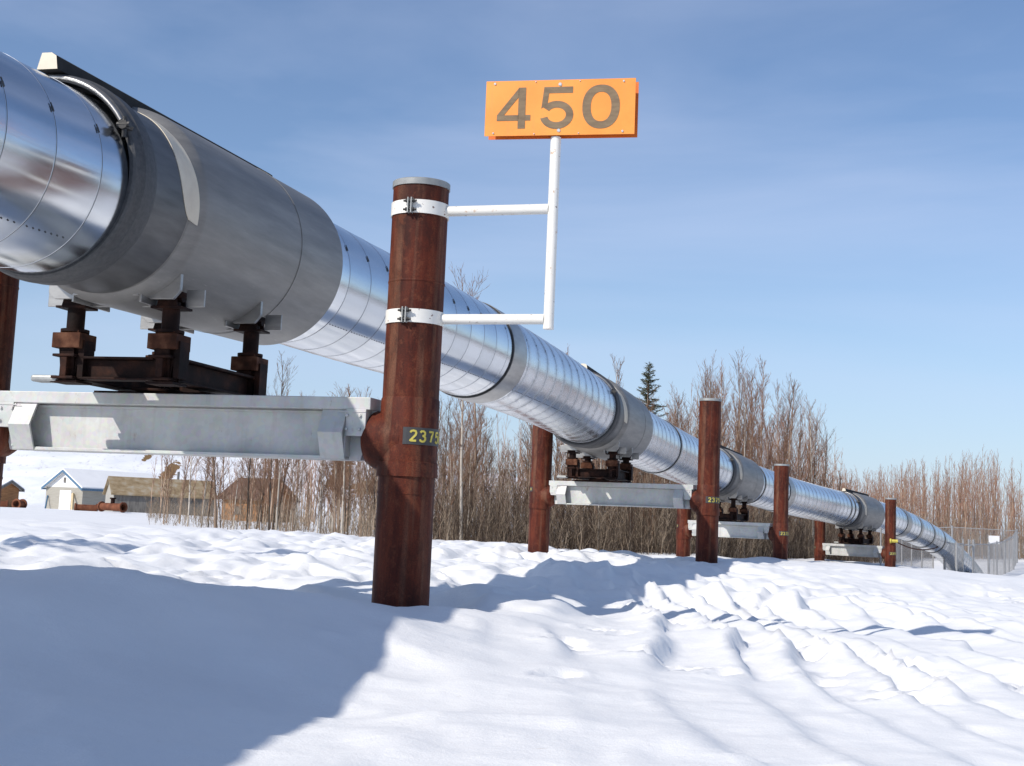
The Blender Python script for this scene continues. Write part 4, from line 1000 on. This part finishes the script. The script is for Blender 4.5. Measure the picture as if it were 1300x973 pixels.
# ---- forest mass behind and beside, one object
def merged(list_, name, label, kinds, lite=True, seed=3):
    V = []; segs_t = []; 
    protos = [birch(300 + i, hs_[i % 6], lite=True, spread=.6, rb=.014) for i in range(8)]
    arrs = []
    for tr, cr in protos:
        A = np.array([(*s[0], *s[1], s[2], s[3], m_) for m_, L in ((0, tr), (1, cr)) for s in L]); arrs.append(A)
    out = []
    r = random.Random(seed)
    for (x, y, h) in list_:
        i = r.randrange(8); A = arrs[i].copy(); s = h / hs_[i % 6]; a = r.uniform(0, 6.28); c_, s_ = math.cos(a), math.sin(a)
        for o in (0, 3):
            X_ = A[:, o] * c_ - A[:, o + 1] * s_; Y_ = A[:, o] * s_ + A[:, o + 1] * c_; A[:, o] = X_ * (.5 + .5 * s) + x; A[:, o + 1] = Y_ * (.5 + .5 * s) + y; A[:, o + 2] = A[:, o + 2] * s + float(base_h(np.array([x]), np.array([y]))[0])
        out.append(A)
    A = np.concatenate(out)
    # build
    p0 = A[:, :3]; p1 = A[:, 3:6]; r0 = A[:, 6:7]; r1 = A[:, 7:8]; mi = A[:, 8].astype(np.int32); n = 3
    d = p1 - p0; d /= np.linalg.norm(d, axis=1, keepdims=True) + 1e-9
    ref = np.where(np.abs(d[:, 2:3]) > .9, np.array([[1., 0, 0]]), np.array([[0, 0, 1.]])); a = np.cross(d, ref); a /= np.linalg.norm(a, axis=1, keepdims=True) + 1e-9; b = np.cross(d, a)
    vs = []
    for k in range(n): t = 2 * PI * k / n; o = a * math.cos(t) + b * math.sin(t); vs += [p0 + o * r0, p1 + o * r1]
    Vv = np.stack(vs, 1).reshape(-1, 3); m = len(A); idx = np.arange(m)[:, None] * 6
    F = np.stack([np.concatenate([idx + 2 * k, idx + 2 * ((k + 1) % n), idx + 2 * ((k + 1) % n) + 1, idx + 2 * k + 1], 1) for k in range(n)], 1).reshape(-1, 4)
    me = bpy.data.meshes.new(name); me.vertices.add(len(Vv)); me.vertices.foreach_set('co', Vv.ravel()); me.loops.add(F.size); me.loops.foreach_set('vertex_index', F.ravel().astype(np.int32)); me.polygons.add(len(F)); me.polygons.foreach_set('loop_start', np.arange(len(F)) * 4)
    me.materials.append(kinds[0]); me.materials.append(kinds[1]); me.polygons.foreach_set('material_index', np.repeat(mi, n)); me.update(); me.shade_smooth()
    o = bpy.data.objects.new(name, me); COL.objects.link(o); return tag(o, label, 'forest', kind='stuff')
mass = [(x, y, h) for x, y, h, u in rest]
for _ in range(330):
    u = rt.uniform(1060, 1330); y = rt.uniform(96, 130); x = (u - 650) * y / 1780
    if y < edge_y(x): continue
    mass.append((x, y, rt.uniform(.7, 1.08) * (((632 + .043 * u) - float(np.interp(u, [1040, 1090, 1130, 1200, 1260, 1320], [590, 600, 592, 583, 575, 600]))) * y / 1780 + 1)))
for _ in range(420):      # deeper belt behind the individuals and on to both sides
    y = rt.uniform(75, 170); x = rt.uniform(-.16, .5) * y
    if y < edge_y(x) + 8: continue
    u = px(x, y)
    cap = float(np.interp(u, [180, 330, 480, 560, 640, 720, 860, 960, 1040, 1090, 1130, 1200, 1260, 1320], [560, 560, 550, 520, 520, 530, 520, 500, 550, 605, 600, 590, 590, 600])); h = max(3., (632 + .043 * u - cap) * y / 1780 + 1.0) * rt.uniform(.55, .98)
    mass.append((x, y, h))
merged(mass, 'forest', 'deep belt of bare trees filling the treeline behind the nearer trunks', (M_BTAN, M_TWIGR))
side = []
for _ in range(420):      # clearing edge to the right of the camera, seen mirrored in the pipe
    y = rt.uniform(-30, 105); x = 46 + abs(rt.gauss(0, 9)) + .0 * y
    side.append((x, y, rt.uniform(7, 10)))
merged(side, 'forest', 'bare treeline on the far side of the clearing, mirrored in the pipe', (M_BTAN, M_TWIG), seed=9)

# ---- undergrowth
def brush(name, n, rng_u, label, M, seed, hh=(.8, 3.2), depth=14, r_=(.006, .014), dens=None):
    r = random.Random(seed); segs = []
    k = 0
    while k < n:
        u = r.uniform(*rng_u); y = None
        yy = r.uniform(50, 115); x = (u - 650) * yy / 1780; e = edge_y(x) - 1.5
        dd = yy - e
        if dd < 0 or dd > depth: continue
        if dens and r.random() > dens(u): continue
        k += 1
        z = float(base_h(np.array([x]), np.array([yy]))[0]) - .1; h = r.uniform(*hh) * (1 if r.random() > .15 else 1.4); az = r.uniform(0, 6.28); ln = abs(r.gauss(0, .28))
        d0 = Vector((math.cos(az) * ln, math.sin(az) * ln, 1)).normalized(); p = Vector((x, yy, z)); rr = r.uniform(*r_)
        nseg = 3
        for j in range(nseg):
            d0 = (d0 + Vector((r.uniform(-.12, .12), r.uniform(-.12, .12), -.02))).normalized(); q = p + d0 * h / nseg; segs.append((p, q, rr * (1 - j / nseg * .8), rr * (1 - (j + 1) / nseg * .8)))
            for w in range(3):
                s0 = p.lerp(q, r.random()); dd_ = (d0 + Vector((r.uniform(-.9, .9), r.uniform(-.9, .9), r.uniform(-.2, .5)))).normalized(); l2 = h * r.uniform(.12, .3); e0 = s0 + dd_ * l2; segs.append((s0, e0, rr * .5, .003))
                s1 = s0.lerp(e0, .6); d3 = (dd_ + Vector((r.uniform(-.7, .7), r.uniform(-.7, .7), .2))).normalized(); segs.append((s1, s1 + d3 * l2 * .5, .004, .003))
            p = q
    me = twig_mesh(segs, name, M); o = bpy.data.objects.new(name, me); COL.objects.link(o); return tag(o, label, 'brush', kind='stuff')
brush('undergrowth', 3900, (470, 1320), 'tangled leafless brush along the foot of the treeline', M_BRUSH, 21, dens=lambda u: 1. if u > 760 else .55)
brush('undergrowth', 3600, (560, 1200), 'low dense dark thicket under the pipeline at the forest edge', M_DTW, 22, (.6, 2.4), 12)
brush('undergrowth', 520, (200, 480), 'sparse stalks and saplings in front of the shed and cabin', M_BRUSH, 23, (.5, 1.8), 25)

# ---- spruces
def spruce(x, y, h, label, seed):
    r = random.Random(seed); t = thing('spruce_tree', (x, y, float(base_h(np.array([x]), np.array([y]))[0])), label, 'tree')
    mb = MB(); mb.tube([(x, y, -.5), (x, y, h * .5), (x, y, h)], [.10, .06, .012], 8); mb.build('trunk', M_BDARK, t)
    segs = []
    n = int(h * 16)
    for k in range(n):
        u = .10 + .89 * k / n; z = u * h; L = (1 - u) ** .8 * h * .26 * r.uniform(.5, 1.2) + .08; az = k * 2.4 + r.uniform(-.4, .4); dr = R_(r.uniform(-28, 5) + 35 * u)
        d0 = Vector((math.cos(az) * math.cos(dr), math.sin(az) * math.cos(dr), math.sin(dr))); b0 = Vector((x, y, z)); segs.append((b0, b0 + d0 * L, .012, .005))
        m_ = int(L / .035)
        for j in range(m_):
            s0 = b0 + d0 * L * (j + .5) / m_
            for e in range(3):
                dd = (d0 * .6 + Vector((r.uniform(-1, 1), r.uniform(-1, 1), r.uniform(-.75, .35)))).normalized(); segs.append((s0, s0 + dd * r.uniform(.10, .24) * (1.2 - .5 * j / max(m_, 1)), .013, .006))
    me = twig_mesh([(Vector(s[0]) - Vector(t.location), Vector(s[1]) - Vector(t.location), s[2], s[3]) for s in segs], 'crown', M_NEED); o = bpy.data.objects.new('crown', me); COL.objects.link(o); o.parent = t
M_NEED = simple('spruce_needles', [(.3, (.035, .045, .022)), (.7, (.10, .095, .045))], ns=3, rough=.8, bs=0)
spruce((826 - 650) * 76 / 1780, 76, (667 - 459) * 76 / 1780 + 1.0, 'dark green spruce rising above the pipe', 4)
spruce(-13.8, 15.2, 11.5, 'unseen dense spruce added off the left edge, its shadow crossing the snow behind the pipeline', 12)  # added out of view to cast the shadow band on the snow

# ------------------------------------------------------------------ light and sky
SE, SD = R_(37.5), Vector((.733, .680))
ldir = Vector((SD.x * math.cos(SE), SD.y * math.cos(SE), -math.sin(SE)))
su = bpy.data.lights.new('sun', 'SUN'); su.energy = 4.2; su.angle = R_(.53); su.color = (1, .935, .845)
so = bpy.data.objects.new('sun', su); COL.objects.link(so); so.rotation_euler = ldir.to_track_quat('-Z', 'Y').to_euler(); so.location = (-30, -30, 40)
w = bpy.data.worlds.new('World'); S.world = w; w.use_nodes = True; nt = w.node_tree; bg = nt.nodes['Background']
sky = nt.nodes.new('ShaderNodeTexSky'); sky.sky_type = 'NISHITA'; sky.sun_disc = False; sky.sun_elevation = SE; sky.sun_rotation = math.atan2(-SD.x, -SD.y); sky.altitude = 150; sky.air_density = 1.0; sky.dust_density = .4; sky.ozone_density = 3.0
tc = nt.nodes.new('ShaderNodeTexCoord')
mp = nt.nodes.new('ShaderNodeMapping'); mp.inputs['Scale'].default_value = (1.0, 1.4, 5.0); mp.inputs['Rotation'].default_value = (.0, .12, .3); nt.links.new(tc.outputs['Generated'], mp.inputs[0])
n1 = nt.nodes.new('ShaderNodeTexNoise'); n1.inputs['Scale'].default_value = 1.5; n1.inputs['Detail'].default_value = 7; n1.inputs['Roughness'].default_value = .52; n1.inputs['Distortion'].default_value = .4; nt.links.new(mp.outputs[0], n1.inputs['Vector'])
cr = nt.nodes.new('ShaderNodeValToRGB'); cr.color_ramp.elements[0].position = .46; cr.color_ramp.elements[0].color = (.03, .03, .03, 1); cr.color_ramp.elements[1].position = .74; cr.color_ramp.elements[1].color = (.42, .42, .42, 1); nt.links.new(n1.outputs['Fac'], cr.inputs[0])
mx = nt.nodes.new('ShaderNodeMix'); mx.data_type = 'RGBA'; nt.links.new(cr.outputs[0], mx.inputs[0]); nt.links.new(sky.outputs[0], mx.inputs[6]); mx.inputs[7].default_value = (6.0, 6.6, 8.0, 1)
sz = nt.nodes.new('ShaderNodeSeparateXYZ'); nt.links.new(tc.outputs['Generated'], sz.inputs[0])
hz = nt.nodes.new('ShaderNodeMapRange'); hz.inputs['From Min'].default_value = -.02; hz.inputs['From Max'].default_value = .24; hz.inputs['To Min'].default_value = .62; hz.inputs['To Max'].default_value = 0; hz.interpolation_type = 'SMOOTHSTEP'; nt.links.new(sz.outputs['Z'], hz.inputs['Value'])
m2 = nt.nodes.new('ShaderNodeMix'); m2.data_type = 'RGBA'; nt.links.new(hz.outputs[0], m2.inputs[0]); nt.links.new(mx.outputs[2], m2.inputs[6]); m2.inputs[7].default_value = (4.5, 5.6, 7.0, 1)
m3 = nt.nodes.new('ShaderNodeMix'); m3.data_type = 'RGBA'; m3.blend_type = 'MULTIPLY'; m3.inputs[0].default_value = 1; nt.links.new(m2.outputs[2], m3.inputs[6]); m3.inputs[7].default_value = (.955, .98, 1.055, 1)
nt.links.new(m3.outputs[2], bg.inputs['Color']); bg.inputs['Strength'].default_value = .115

# ------------------------------------------------------------------ camera
f, p, r = 1780., R_(7.0), R_(2.43)
U0 = Vector((0, -math.sin(p), math.cos(p))); Fw = Vector((0, math.cos(p), math.sin(p))); R0 = Vector((1, 0, 0))
Rv = R0 * math.cos(r) + U0 * math.sin(r); Uv = -R0 * math.sin(r) + U0 * math.cos(r)
cam = bpy.data.cameras.new('camera'); co = bpy.data.objects.new('camera', cam); COL.objects.link(co)
co.matrix_world = Matrix(((Rv.x, Uv.x, -Fw.x, 0), (Rv.y, Uv.y, -Fw.y, 0), (Rv.z, Uv.z, -Fw.z, 1.0), (0, 0, 0, 1)))
cam.sensor_width = 36; cam.lens = f / 1300 * 36; cam.shift_y = -45 / 1300; cam.clip_start = .1; cam.clip_end = 6000
S.camera = co
S.view_settings.view_transform = 'Standard'; S.view_settings.look = 'None'; S.view_settings.exposure = .06; S.view_settings.gamma = 1; S.view_settings.use_curve_mapping = False
S.render.engine = 'CYCLES'; S.cycles.max_bounces = 8; S.cycles.diffuse_bounces = 3; S.cycles.glossy_bounces = 4; S.cycles.use_denoising = True
